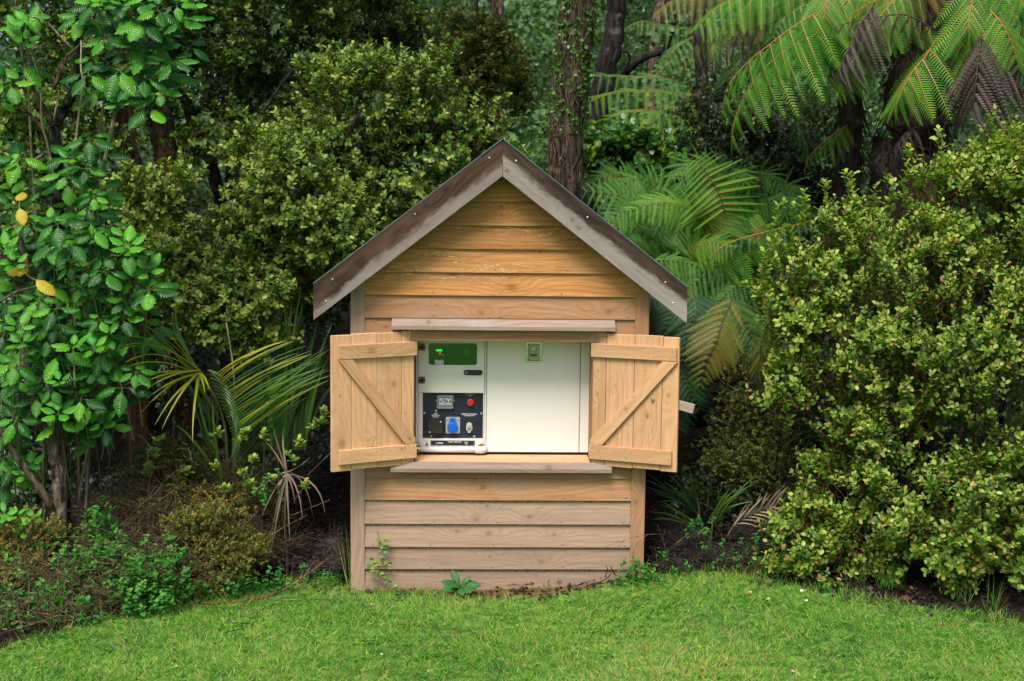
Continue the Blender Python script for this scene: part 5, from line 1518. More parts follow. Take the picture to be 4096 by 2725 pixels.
limb('trunk', [(2900, 500, 5.6), (2850, 200, 5.6), (2800, 130, 5.6)], 26, 24, M['bark_fibre'], ff2, ground=True)
for i, pth in enumerate(([(2800, 120, 5.4), (2660, 100, 5.2), (2560, 85, 5.1), (2500, 120, 5.1)], [(2800, 130, 5.4), (2720, 180, 5.0), (2660, 250, 4.9), (2640, 320, 4.9)], [(2800, 120, 5.4), (2850, 200, 5.0), (2840, 300, 4.9)], [(2800, 110, 5.4), (2900, 120, 5.2), (3000, 200, 5.2)])):
    frond(ff2, pth, 12, 95, 'fern_blue', down=.6, fwd=.2, up=(0, -.7, .7), seed=90 + i, start=.6, rr=.004)
b = at(2150, 620, 5.2)
ff3 = fern_thing('pale blue-green fern between the shed ridge and the creeper-clad trunk', (b.x, b.y, gz(b.x, b.y)), 'ground_fern')
for i, pth in enumerate(([(2160, 640, 5.6), (2120, 590, 5.3), (2150, 555, 5.2), (2210, 560, 5.1)], [(2120, 680, 5.6), (2090, 620, 5.2), (2130, 600, 5.1), (2200, 620, 5.0)], [(2260, 640, 5.6), (2330, 560, 5.2), (2400, 540, 5.1), (2460, 570, 5.1)], [(2500, 660, 5.0), (2560, 580, 4.8), (2620, 560, 4.8), (2700, 600, 4.8)], [(2420, 720, 4.6), (2480, 660, 4.4), (2560, 650, 4.4), (2640, 690, 4.4)])):
    frond(ff3, pth, 11, 100, 'fern_blue', down=.7, fwd=.2, up=(0, -.7, .7), seed=95 + i, start=.7, rr=.004)
shrub('broadleaf_scrub', 'patch of shiny round leaves in the gap between far ferns and shed roof', 'shrub', [(2450, 650, 3.3, 120, 70), (2620, 640, 3.3, 110, 70), (2400, 560, 3.6, 90, 70), (2700, 650, 3.4, 80, 60)], 420, .075, 'leaf_ivy', 65, leaves=6, slen=.14, old=0, vb=.5, lw=1.3)

# ------------------------------------------------------------------ large glossy leaves on the left
def bigleaf(name, droop, mat, seed):
    rd = random.Random(seed)
    n = 9; v = []; f = []
    for i in range(n + 1):
        y = i / n
        w_ = .29 * math.sin(math.pi * min(1, y ** .85)) ** .75 * (1 + (.10 if i % 2 else -.04)) if 0 < i < n else 0.004
        z = -droop * y * y + .015 * math.sin(i * 2.3 + seed)
        rip = .022 * (1 if i % 2 else -1)
        v += [(-w_, y + .02, z - w_ * .28 - rip), (-w_ * .5, y, z + .03 - rip * .3), (0, y, z), (w_ * .5, y, z + .03 + rip * .3), (w_, y + .02, z - w_ * .28 + rip)]
    for i in range(n):
        for k in range(4):
            a = i * 5 + k
            f.append((a, a + 1, a + 6, a + 5))
    b0 = len(v)
    v += [(-.012, -.28, -.02), (.012, -.28, -.02), (.012, .02, 0), (-.012, .02, 0)]
    f.append((b0, b0 + 1, b0 + 2, b0 + 3))
    me = bpy.data.meshes.new(name); me.from_pydata(v, [], f); me.materials.append(M[mat]); me.shade_smooth()
    return me
BL = [bigleaf('leaf', d, 'leaf_big', i) for i, d in enumerate((.10, .25, .42))]
YL = [bigleaf('leaf', d, 'leaf_young', i + 5) for i, d in enumerate((.08, .2))]
OL = [bigleaf('leaf', .3, 'leaf_yellow', 9)]

def whorl(parent, px, py, Y, n, size, seed, young=False, meshes=None):
    """leaves radiating from one shoot tip; size in photo pixels"""
    rd = random.Random(seed)
    c = at(px, py, Y); s = size * sc(Y)
    axis = Vector((rd.uniform(-.25, .25), -.55 + rd.uniform(-.2, .2), .75)).normalized()
    a = axis.cross(Vector((1, .1, 0))).normalized(); b = axis.cross(a)
    off = rd.uniform(0, 6.28)
    for k in range(n):
        t = off + 2 * math.pi * k / n + rd.uniform(-.25, .25)
        rad = a * math.cos(t) + b * math.sin(t)
        d = (rad + axis * (.45 if young else .10) + Vector((0, 0, -.18 if not young else .1))).normalized()
        Nn = (axis - rad * .15 + Vector((0, -.1, .25))).normalized()
        X = d.cross(Nn).normalized(); Z = X.cross(d)
        l = s * rd.uniform(.8, 1.12) * (.75 if young else 1)
        Mx = Matrix((X, d, Z)).transposed().to_4x4() @ Matrix.Scale(l, 4); Mx.translation = c + d * l * .28
        me = rd.choice(meshes or (YL if young else BL))
        o = bpy.data.objects.new('leaf', me); COL.objects.link(o)
        o.parent = parent; o.matrix_basis = world_of(parent).inverted() @ Mx
    return c

def scatter(poly, dist, seed, tries=4000):
    rd = random.Random(seed)
    def inside(x, y):
        r = False; n = len(poly)
        for i in range(n):
            (x0, y0), (x1, y1) = poly[i], poly[(i + 1) % n]
            if (y0 > y) != (y1 > y) and x < (x1 - x0) * (y - y0) / (y1 - y0) + x0: r = not r
        return r
    xs = [p[0] for p in poly]; ys = [p[1] for p in poly]; out = []
    for _ in range(tries):
        x, y = rd.uniform(min(xs), max(xs)), rd.uniform(min(ys), max(ys))
        if inside(x, y) and all((x - a) ** 2 + (y - b) ** 2 > dist ** 2 for a, b in out): out.append((x, y))
    return out

b = at(330, 2150, .1)
bs = empty('five_finger_sapling', (b.x, b.y, gz(b.x, b.y)), 'slim sapling shoots with pale bright young leaf rosettes among the dark glossy leaves', 'sapling')
b = at(240, 2200, -.15)
bt = empty('five_finger_tree', (b.x, b.y, gz(b.x, b.y)), 'rough-barked tree with large glossy toothed leaves at the left edge of the lawn bed', 'tree')
limb('trunk', [(240, 2180, -.15), (237, 2012, -.15), (235, 1860, -.15)], 33, 30, M['bark_brown'], bt, 12, ground=True, wob=.14)
limb('branch', [(232, 1880, -.15), (205, 1770, -.18), (160, 1690, -.2), (135, 1600, -.2), (112, 1500, -.2), (102, 1420, -.15), (102, 1312, -.1), (104, 1210, -.05), (112, 1134, 0), (95, 1000, 0), (60, 900, 0)], 27, 9, M['bark_brown'], bt, 9)
limb('branch', [(238, 1900, -.12), (245, 1706, -.08), (224, 1560, .0), (216, 1451, .05), (214, 1363, .0), (170, 1250, -.02), (105, 1170, 0), (50, 1100, .05), (0, 1010, .1)], 24, 12, M['bark_brown'], bt, 9)
limb('branch', [(215, 2040, -.2), (133, 1915, -.28), (61, 1823, -.3), (8, 1731, -.3), (-30, 1600, -.3)], 15, 9, M['bark_brown'], bt, 7)
limb('branch', [(8, 1731, -.3), (60, 1660, -.33), (80, 1560, -.33)], 6, 4, M['bark_brown'], bt, 6)
limb('branch', [(0, 1210, -.1), (60, 1170, -.15), (130, 1150, -.2), (205, 1128, -.2)], 6, 3, M['twig'], bt, 5)
whs = scatter([(0, 1240), (60, 1130), (160, 1060), (230, 880), (330, 760), (420, 800), (470, 950), (560, 1010), (600, 1150), (590, 1300), (560, 1450), (520, 1600), (440, 1720), (330, 1750), (230, 1700), (120, 1640), (40, 1700), (60, 1880), (0, 1990)], 56, 5)
stems = Cloud(); s0_, s1_ = [], []
cnt = 0
for i, (x, y) in enumerate(whs):
    Y = -.15 + random.uniform(-.25, .3)
    n = random.choice((4, 5, 5, 6))
    if cnt + n > 560: break
    c = whorl(bt if i % 2 else bs, x, y, Y, n, random.uniform(58, 98), i + 100); cnt += n
    s0_.append(tuple(c)); d = Vector((.1 * random.uniform(-1, 1) + .0, .12, -.22 - random.random() * .3)); s1_.append(tuple(c + d))
stems.sticks(np.array(s1_), np.array(s0_), .006); stems.obj('leaf_stems', M['stem_green'], bt)
for pth, r in (([(300, 2150, .0), (330, 1900, -.05), (400, 1600, -.1), (420, 1480, -.12)], 5), ([(320, 2150, .0), (310, 1700, 0), (300, 1400, -.05), (300, 1120, -.1)], 7), ([(370, 1420, -.3), (395, 1370, -.3)], 4),
               ([(470, 1250, -.1), (490, 1120, -.15), (512, 1010, -.2)], 4), ([(340, 2140, 0), (350, 1800, .0), (340, 1700, .0)], 6), ([(85, 1500, -.4), (75, 1330, -.4)], 4), ([(300, 1550, -.4), (294, 1400, -.4)], 4)):
    limb('stem', pth, r, r * .6, M['stem_pale'], bs, 6)
for i, (x, y, Y, sz) in enumerate(((512, 990, -.3, 100), (520, 1010, -.28, 80), (75, 1315, -.45, 80), (296, 1390, -.45, 85), (375, 1400, -.42, 90), (240, 1530, -.45, 60), (235, 1660, -.42, 90), (590, 1090, -.25, 90), (90, 1380, -.42, 90), (20, 1000, -.2, 80), (60, 1060, -.2, 80), (100, 1900, -.2, 70), (120, 1870, -.2, 70), (560, 1380, -.2, 70), (410, 1690, -.2, 95))):
    whorl(bs, x, y, Y, 5, sz, 300 + i, young=True)
for i, (x, y, sz) in enumerate(((75, 820, 90), (125, 1110, 110), (100, 1475, 60))):
    whorl(bs, x, y, -.2, 2, sz, 340 + i, meshes=OL)

b = at(230, 900, .25)
ut = empty('lichened_tree', (b.x, b.y, gz(b.x, b.y)), 'black lichen-spotted crooked trunk with bare pale twigs at upper left', 'tree')
limb('trunk', [(235, 1400, .35), (232, 1000, .3), (229, 765, .25), (226, 612, .2), (219, 510, .2), (255, 440, .2), (300, 340, .2), (311, 204, .2), (303, 51, .2), (310, -200, .2)], 26, 15, M['bark_dark'], ut, 10, ground=True, wob=.15)
for pth, r in (([(209, 495, .15), (148, 382, .1), (97, 255, .1), (76, 127, .1), (60, -20, .1)], 8), ([(214, 360, .1), (265, 235, .1), (326, 168, .1), (330, 100, .1), (300, 10, .1)], 7), ([(204, 612, .15), (160, 500, .1), (60, 400, .1), (30, 310, .1)], 6),
               ([(219, 740, .1), (200, 620, .1), (165, 480, .05), (160, 330, .05), (110, 170, .05)], 5), ([(215, 480, .1), (230, 400, .1), (236, 360, .1)], 4), ([(340, 120, .1), (380, 60, .1), (430, -10, .1)], 7), ([(345, 370, .05), (325, 280, .05), (325, 160, .05)], 5),
               ([(285, 190, .05), (200, 100, .05), (140, 10, .05)], 5), ([(150, 250, .08), (170, 210, .08), (100, 130, .08)], 4), ([(190, 610, .1), (120, 650, .05), (100, 680, .05)], 6)):
    limb('branch', pth, r, r * .5, M['stem_pale' if r < 6 else 'bark_brown'], ut, 6)
b = at(380, 800, .1)
us = empty('broadleaf_sapling', (b.x, b.y, gz(b.x, b.y)), 'leaning sapling with dark glossy leaves over two pale bare stems at upper left', 'sapling')
limb('stem', [(350, 1900, .2), (365, 1200, .2), (377, 765, .1), (418, 638, .1), (449, 500, .1), (490, 357, .1), (561, 306, .1), (658, 204, .1), (700, 60, .1)], 10, 5, M['stem_pale'], us, 7, ground=True)
limb('stem', [(372, 800, .15), (385, 700, .15), (405, 480, .15), (430, 300, .15), (440, 100, .15)], 8, 4, M['stem_pale'], us, 7)
whs = scatter([(290, 20), (420, -60), (640, -40), (760, 60), (780, 160), (700, 250), (640, 420), (500, 450), (380, 420), (350, 300), (400, 180)], 66, 8)
for i, (x, y) in enumerate(whs[:46]):
    whorl(us, x, y, .05 + random.uniform(-.15, .2), random.choice((4, 5, 6)), random.uniform(68, 98), 400 + i)
more = empty('five_finger_sapling', tuple(at(260, 2100, .2)), 'thin upright sapling whose leaf rosettes run from mid-height to the top, leftmost', 'sapling')
for pth in ([(180, 2150, .1), (170, 1500, .1), (150, 1000, .1), (120, 500, .1), (110, 60, .1)], [(300, 1500, .0), (290, 1000, .0), (300, 600, .0), (340, 300, .0)]):
    limb('stem', pth, 7, 4, M['stem_pale'], more, 6)
for i, (x, y) in enumerate(scatter([(0, 640), (90, 620), (160, 700), (230, 760), (300, 560), (400, 520), (430, 760), (300, 900), (150, 1050), (0, 1180)], 78, 21) + scatter([(-20, 60), (150, 40), (170, 180), (60, 330), (-20, 420)], 84, 22) + [(290, 640), (340, 700), (270, 700), (15, 270), (10, 560)]):
    whorl(more, x, y, .02 + random.uniform(-.12, .12), random.choice((4, 5)), random.uniform(60, 95), 700 + i, young=i % 6 == 0)
for i, (x, y) in enumerate(((420, 10), (500, 20), (380, 10), (480, 420), (110, 90), (60, 110), (770, 20))):
    whorl(us, x, y, -.1, 4, 80, 460 + i, young=True)

# ------------------------------------------------------------------ palms and strap leaves
b = at(905, 1900, .35)
pm_ = empty('nikau_palm', (b.x, b.y, gz(b.x, b.y)), 'young palm with yellow-green fanned leaflets left of the shed', 'palm')
def rach(path, r, parent=pm_, mat='stem_green'):
    return limb('frond', path, r, r * .5, M[mat], parent, 6, wob=.02)
f1 = rach([(905, 2050, .4), (908, 1796, .35), (888, 1663, .3), (857, 1587, .2), (801, 1495, .1), (700, 1330, .0), (690, 1250, -.05)], 7)
for i, (tx, ty, mx, my) in enumerate(((500, 1450, 640, 1380), (480, 1400, 620, 1350), (500, 1350, 640, 1340), (515, 1465, 640, 1430), (500, 1540, 640, 1470), (525, 1560, 650, 1490), (560, 1620, 680, 1520), (565, 1650, 680, 1530), (620, 1700, 700, 1560), (648, 1715, 720, 1570),
        (770, 1770, 770, 1600), (780, 1650, 780, 1560), (820, 1575, 810, 1520), (838, 1560, 820, 1510), (520, 1270, 640, 1330), (560, 1240, 660, 1310), (500, 1380, 640, 1360), (545, 1590, 660, 1500))):
    bx, by = 801 + random.uniform(-12, 6), 1495 + random.uniform(-16, 12)
    strap('leaflet', f1, (bx, by, .1), (tx, ty, -.35), 0, .0085, 'palm_yellow', mid=(mx, my - 15, -.15))
strap('leaflet', f1, (760, 1420, .05), (708, 1205, 0), 0, .012, 'palm', mid=(680, 1300, 0))
strap('leaflet', f1, (880, 1680, .3), (560, 1290, .1), 0, .013, 'palm', mid=(700, 1360, 0))
strap('leaflet', f1, (905, 1780, .3), (590, 1330, .1), 0, .014, 'palm', mid=(730, 1480, 0))
f2 = rach([(930, 2050, .4), (935, 1800, .35), (925, 1640, .3), (900, 1560, .25), (840, 1480, .2)], 6)
for i in range(26):
    u = i / 25
    bx, by = 860 + 75 * u, 1500 + 270 * u
    tx = 1130 + 200 * min(1, u * 1.6) + random.uniform(-30, 30) - 40 * u; ty = 1350 + 190 * u ** 1.1 + random.uniform(-15, 15)
    strap('leaflet', f2, (bx, by, .25), (tx, ty, .05 + random.uniform(-.1, .15)), 0, .0095, 'palm' if i > 4 and i % 4 else 'palm_yellow', mid=((bx + tx) / 2 - 25, (by + ty) / 2 - 30, .0))
for i in range(16):
    u = i / 15
    bx, by = 830 + 90 * u, 1480 + 230 * u
    strap('leaflet', f2, (bx, by, .3), (bx - 10 + 160 * (1 - u) + random.uniform(-20, 20), by + 110 + 60 * u, .2), 0, .010, 'palm', mid=(bx + 80, by + 20, .15))
f3 = rach([(940, 2080, .5), (945, 1850, .45), (935, 1500, .45), (905, 1290, .45)], 6, mat='stem_pale')
for i in range(12):
    u = i / 11
    strap('leaflet', f3, (940, 1900 - 230 * u, .4), (1180 + 130 * u + random.uniform(-20, 20), 1640 - 260 * u + random.uniform(-20, 20), .3), 0, .011, 'palm', mid=(1060, 1740 - 200 * u, .3))
f4 = rach([(900, 2060, .35), (905, 1950, .3), (880, 1850, .2), (845, 1760, .15)], 6)
for i, (bx, by, tx, ty, mx, my) in enumerate(((905, 1960, 760, 1560, 800, 1720), (900, 1930, 790, 1580, 810, 1700), (910, 2000, 680, 1830, 740, 1700), (900, 1990, 850, 1600, 850, 1750), (905, 1960, 830, 1590, 830, 1750), (900, 1940, 700, 1700, 760, 1720))):
    strap('leaflet', f4, (bx, by, .3), (tx, ty, .15), 0, .012, 'palm' if i % 2 else 'palm_dark', mid=(mx, my, .1))
b = at(1110, 1600, .9)
fl = empty('flax_clump', (b.x, b.y, gz(b.x, b.y)), 'upright clump of dark green sword leaves behind the palm, beside the barge board', 'plant')
for i in range(34):
    bx = 1100 + random.uniform(-50, 120); tx = bx + random.uniform(-60, 190); ty = 1110 + abs(tx - 1140) * .9 + random.uniform(-10, 170)
    strap('leaf', fl, (bx, 1800, .9), (tx, ty, .8 + random.uniform(-.15, .2)), 0, .016, 'palm' if i % 3 == 0 else 'palm_dark', mid=(bx + (tx - bx) * .3, (1800 + ty) / 2 - 60, .85))
b = at(760, 900, 1.6)
fl2 = empty('flax_clump', (b.x, b.y, gz(b.x, b.y)), 'small tuft of strap leaves beside the ivy-grown trunk', 'plant')
for i in range(9):
    tx = 720 + i * 16 + random.uniform(-6, 6)
    strap('leaf', fl2, (765, 1020, 1.6), (tx, 860 + random.uniform(-20, 50) + abs(i - 4) * 10, 1.5), 0, .012, 'palm', mid=(765 + (tx - 765) * .3, 930, 1.5))

b = at(2830, 2200, .5)
dp = empty('young_palm', (b.x, b.y, gz(b.x, b.y)), 'dark young palm in the shade right of the shed base', 'palm')
for (bx, by), tips, mt in (((2850, 2080), [(2960, 1985), (3020, 1925), (2985, 1950), (3000, 2000), (2930, 1960)], 'palm'), ((2790, 2050), [(2600, 1950), (2640, 1930), (2560, 1900), (2680, 1880), (2720, 1900), (2750, 1870), (2620, 1990), (2580, 1960), (2660, 1960)], 'palm_dark'),
                           ((2780, 2110), [(2600, 2040), (2610, 2075), (2640, 2020)], 'palm'), ((2840, 2120), [(2720, 2170), (2780, 2160)], 'palm')):
    fr_ = limb('frond', [(2840, 2250, .5), (bx, by, .45)], 4, 3, M['stem_green'], dp, 5)
    for tx, ty in tips:
        for r_ in range(2):
            strap('leaflet', fr_, (bx + random.uniform(-15, 15), by + random.uniform(-15, 15), .45), (tx + random.uniform(-18, 18), ty + random.uniform(-18, 18), .35), 0, .008, mt, mid=((bx + tx) / 2, (by + ty) / 2 - 30, .35))
b = at(2950, 2140, .35)
df = empty('fallen_palm_frond', (b.x, b.y, gz(b.x, b.y)), 'dry brown palm frond fallen in the shade right of the shed', 'palm frond')
sp = limb('midrib', [(2910, 2145, .3), (2950, 2080, .3), (3020, 2040, .3), (3110, 2025, .3)], 4, 3, M['twig'], df, 5)
for i in range(15):
    u = i / 14; bx, by = 2930 + 170 * u, 2110 - 85 * u ** .7
    strap('leaflet', df, (bx, by, .3), (bx + 25 + 50 * random.random(), by - 75 - 10 * random.random(), .25), .02, .0065, 'palm_dead')
    if i % 2: strap('leaflet', df, (bx, by, .3), (bx + 90, by + 10 + 40 * u, .25), .03, .006, 'palm_dead')

# dead strap leaves hanging right of the palm
b = at(1145, 1889, .2)
dd = empty('dead_cabbage_leaves', (b.x, b.y, gz(b.x, b.y)), 'starburst of dry grey strap leaves hanging on a thin stem left of the shed', 'dead leaves')
limb('stem', [(1150, 2230, .25), (1140, 2050, .25), (1145, 1889, .2)], 5, 4, M['twig_grey'], dd, 6, ground=True)
for tx, ty, mx, my in ((1075, 2190, 1110, 2000), (1160, 2165, 1150, 2000), (1300, 2050, 1280, 1900), (1180, 2015, 1170, 1930), (1065, 1770, 1100, 1800), (1050, 2060, 1090, 1950), (1240, 1830, 1200, 1870), (1225, 1840, 1190, 1880), (1080, 2230, 1110, 2050), (1140, 2200, 1135, 2050),
                       (1020, 1960, 1080, 1920), (1210, 2080, 1200, 1930), (1250, 2060, 1230, 1900), (1100, 2120, 1120, 2000), (1090, 1700, 1110, 1780), (1130, 1720, 1130, 1800), (1110, 1960, 1120, 1930)):
    strap('leaf', dd, (1145 + random.uniform(-5, 5), 1889 + random.uniform(-8, 8), .2), (tx, ty, .15 + random.uniform(-.1, .1)), 0, .0058, 'palm_dead', mid=(mx, my, .15))

# ------------------------------------------------------------------ undergrowth, brush and litter
def undergrowth():  # noqa
    g = np.random.default_rng(71)
    c = Cloud()
    for k in range(210):
        side = g.random() < .5
        x = g.uniform(-6.2, -1.25) if side else g.uniform(1.35, 6.0)
        y = g.uniform(1.5, 4.2) if k < 150 else g.uniform(.75, 1.5); z = gz(x, y) + g.uniform(.0, 1.9 if k < 150 else .55); r = g.uniform(.25, .5) * (1 if k < 150 else .7)
        if k >= 150 and abs(x) < 1.5: continue
        m_ = 330
        d = unit(g.normal(size=(m_, 3)))
        P = np.array([x, y, z]) + d * (1 - .6 * g.random(m_))[:, None] * r
        c.leaves('oval', P, unit(g.normal(size=(m_, 3))), unit(np.array([0, -.5, .8]) + g.normal(0, .5, (m_, 3))), .045 * g.uniform(.6, 1.4, m_), np.clip(g.normal(.35, .25, m_), 0, 1), 1.0)
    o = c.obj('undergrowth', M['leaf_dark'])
    tag(o, 'dark leafy undergrowth deep in the shade behind the shed and shrubs', 'undergrowth', kind='stuff')
    # leaf litter on the bed soil
    n = 26000
    x = g.uniform(-5.5, 5.8, n); y = g.uniform(-1.6, 3.0, n)
    ok = (y > lawn_edge(x) - .07 - g.random(n) * .08) & ~((np.abs(x) < .93) & (y > -.02) & (y < 1.2))
    x, y = x[ok], y[ok]; n = len(x)
    P = np.stack([x, y, ground_z(x, y) + g.uniform(.0, .022, n)], 1)
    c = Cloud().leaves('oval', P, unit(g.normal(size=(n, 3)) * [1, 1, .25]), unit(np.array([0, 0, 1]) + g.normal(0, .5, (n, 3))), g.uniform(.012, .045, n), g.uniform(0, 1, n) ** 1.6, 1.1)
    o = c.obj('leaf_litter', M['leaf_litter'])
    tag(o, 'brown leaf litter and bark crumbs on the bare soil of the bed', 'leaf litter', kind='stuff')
undergrowth()

def tangle(name, label, cat, spots, per, length, r, mat, seed, arch=.4):
    """heaps of dead twigs; spots = (px, py, Y, rx px, ry px)"""
    g = np.random.default_rng(seed); c = Cloud()
    for B in blobs(spots, .6):
        n = per
        P = np.array(B[:3]) + g.normal(0, .5, (n, 3)) * np.array(B[3:6])
        D = unit(g.normal(size=(n, 3)) * [1, .8, .55] + [0, 0, arch])
        L = length * g.uniform(.4, 1.4, n)
        for sgm in range(3):
            Q = P + D * (L / 3)[:, None]
            ok = (P[:, 2] > ground_z(P[:, 0], P[:, 1])) & (Q[:, 2] > ground_z(Q[:, 0], Q[:, 1])) & ~((np.abs(Q[:, 0]) < .96) & (Q[:, 1] > -.05))
            c.sticks(P[ok], Q[ok], (r * g.uniform(.5, 1.5, n) * (1 - sgm * .25))[ok])
            P = Q; D = unit(D + g.normal(0, .28, (n, 3)) - [0, 0, .12])
    o = c.obj(name, M[mat]); tag(o, label, cat, kind='stuff'); return o
tangle('dead_brush', 'tangled brown dead twigs piled between the tree and palm on the left bed', 'brush',
       [(620, 2050, .1, 150, 110), (760, 2150, .0, 150, 100), (520, 2180, .0, 120, 90), (900, 2150, .15, 130, 90), (700, 1900, .3, 130, 90), (350, 2250, -.1, 110, 90), (1050, 2200, .3, 110, 60), (420, 2080, .1, 110, 90), (950, 1990, .3, 100, 90), (200, 2350, -.3, 110, 90), (60, 2400, -.4, 110, 80), (330, 2420, -.45, 110, 40), (560, 2330, -.2, 130, 60)],
       330, .30, .0025, 'twig_pale', 81)
tangle('dead_brush', 'pale dry stalks and twigs fringing the lawn edge at the left', 'brush',
       [(620, 2300, -.45, 120, 60), (450, 2400, -.6, 120, 50), (250, 2470, -.75, 130, 50), (60, 2450, -.8, 130, 90), (100, 2330, -.6, 120, 90), (300, 2330, -.55, 110, 80), (500, 2250, -.45, 100, 80), (750, 2280, -.3, 90, 50)],
       55, .34, .0028, 'twig_pale', 82)
tangle('dead_brush', 'grey wiry dead twigs heaped beside the right corner post of the shed', 'brush',
       [(2760, 2180, .3, 60, 50), (2830, 2220, .25, 80, 40), (2720, 2140, .4, 40, 50), (2950, 2250, .3, 80, 30), (3000, 2150, .5, 90, 60), (2680, 2260, .1, 50, 20)], 260, .16, .0018, 'twig_grey', 83, .2)
tangle('dead_brush', 'fine grey dead twigs at the foot of the left corner post', 'brush', [(1350, 2240, .1, 35, 40), (1330, 2180, .2, 40, 30), (1250, 2270, .2, 60, 30)], 130, .14, .0016, 'twig_grey', 84, .2)
# dead stalks leaning through the brush
g_ = np.random.default_rng(85); A_ = []; B_ = []
for px, py, tx, ty, Y in ((548, 1728, 615, 1810, .1), (590, 1730, 650, 1790, .15), (420, 1872, 600, 1880, .1), (600, 2000, 740, 1860, .0), (480, 2110, 640, 1960, -.05), (480, 2130, 700, 1960, .0), (730, 1770, 770, 1850, .1), (820, 1750, 870, 1850, .1), (1020, 2060, 720, 2330, -.1),
                           (330, 2080, 380, 2230, -.25), (330, 2090, 455, 2480, -.6), (0, 2240, 120, 2330, -.5), (300, 2170, 360, 2340, -.4), (540, 2060, 610, 2170, -.3), (610, 2170, 570, 2190, -.3), (700, 2230, 740, 2300, -.3), (1000, 2130, 1320, 2000, .1), (1030, 2180, 1230, 2060, .0),
                           (1110, 1740, 1120, 2150, .3), (1060, 1700, 1045, 2120, .3), (960, 1700, 1000, 2150, .35), (1040, 1750, 1080, 1600, .3), (870, 1650, 860, 1850, .3), (1410, 1730, 1230, 1900, .35), (1180, 2000, 1240, 1950, .1), (590, 1780, 600, 2090, -.1), (610, 1850, 590, 2050, -.1),
                           (2700, 2060, 2870, 2210, .3), (2840, 2060, 2920, 2210, .3), (2790, 1990, 2800, 2070, .35), (2870, 2240, 3080, 2265, .1), (2640, 2220, 2760, 2130, .2), (2800, 2010, 2950, 2100, .4), (2630, 2100, 2665, 2210, .2), (2850, 1910, 2820, 2070, .5)):
    a = at(px, py, Y); b = at(tx, ty, Y + g_.uniform(-.2, .2)); m_ = (a + b) / 2 + Vector((0, 0, g_.uniform(-.02, .05)))
    A_ += [tuple(a), tuple(m_)]; B_ += [tuple(m_), tuple(b)]
o = Cloud().sticks(np.array(A_), np.array(B_), .0048).obj('dead_stalks', M['twig_pale'])
tag(o, 'long dry pale stalks leaning through the undergrowth of the beds', 'dead stalks', kind='stuff')

# tiny-leaved olive shrubs in the left bed
def olive(label, bl, n, seed, vb, old=.0, mat='leaf_olive'):
    return shrub('twiggy_shrub', label, 'shrub', bl, n, .015, mat, seed, vb=vb, vs=.3, tip=.3, slen=.045, leaves=8, old=old, twig='twig', lw=1.3, shell=.8, cut=.4, group='tiny-leaved shrubs in the left bed')
olive('tiny-leaved dark olive shrub among dry stalks left of the palm stem', [(690, 1830, .3, 100, 90), (740, 1920, .25, 90, 80), (620, 1900, .3, 80, 70), (720, 1980, .2, 80, 60), (640, 2010, .1, 80, 60)], 1700, 91, .40)
olive('rust-brown topped tiny-leaved shrub right of the bed of dead brush', [(860, 2010, .2, 100, 40), (930, 2040, .2, 70, 50), (790, 2030, .2, 80, 40)], 800, 92, .80, .35)
olive('yellowish tiny-leaved shrub sprawling at the lawn edge below the palm', [(800, 2100, -.1, 90, 80), (880, 2170, -.1, 110, 70), (970, 2200, -.05, 80, 50), (850, 2260, -.1, 100, 50), (740, 2240, -.05, 70, 60), (830, 2340, -.2, 70, 28), (1000, 2250, .0, 50, 40)], 2300, 93, .66, .04)
olive('tiny-leaved yellow-green shrub at the bottom left corner beside the rough trunk', [(60, 2180, -.1, 110, 80), (120, 2260, -.2, 110, 80), (40, 2300, -.4, 90, 70), (-60, 2200, -.2, 120, 130), (170, 2180, -.25, 60, 60), (90, 2120, -.25, 100, 60)], 2600, 94, .74, .05)
for i, (x, y, sz) in enumerate(((75, 2070, 60), (60, 2065, 60), (140, 2075, 60), (90, 2130, 55), (20, 2060, 60))):
    whorl(bs, x, y, -.3, 4, sz, 520 + i, young=True)

# mint-like ground cover
def mint(label, bl, n, seed, llen=.030, cat='ground cover'):
    B = blobs(bl, .5); P, O, rr, idx = blob_points(B, n, .7, seed, .4)
    P = P[(P[:, 2] > ground_z(P[:, 0], P[:, 1]) + .01)]
    g = np.random.default_rng(seed); c = Cloud(); n = len(P)
    P = P + g.normal(0, .055, P.shape); P[:, 2] = np.maximum(P[:, 2], ground_z(P[:, 0], P[:, 1]) + .02)
    D = unit(np.array([0, -.25, 1.]) + g.normal(0, .35, (n, 3)))
    a = unit(np.cross(D, g.normal(size=(n, 3)))); b = np.cross(D, a)
    tone = np.clip(g.normal(.5, .2, n), 0, .9)
    c.sticks(P - D * .10, P + D * .02, .0013, .4)
    for lv in range(3):
        base = P - D * (.026 * lv)
        for k in range(2):
            r = (a if lv % 2 == 0 else b) * (1 if k else -1)
            c.leaves('heart', base, unit(r + D * .1 + g.normal(0, .12, (n, 3)) - [0, 0, .1]), unit(D + g.normal(0, .15, (n, 3))), llen * (.62 + .22 * lv) * g.uniform(.8, 1.2, n), np.clip(tone + .25 - .16 * lv, 0, 1), 1.0)
    o = c.obj('ground_cover', M['leaf_mint']); tag(o, label, cat, kind='stuff'); return o
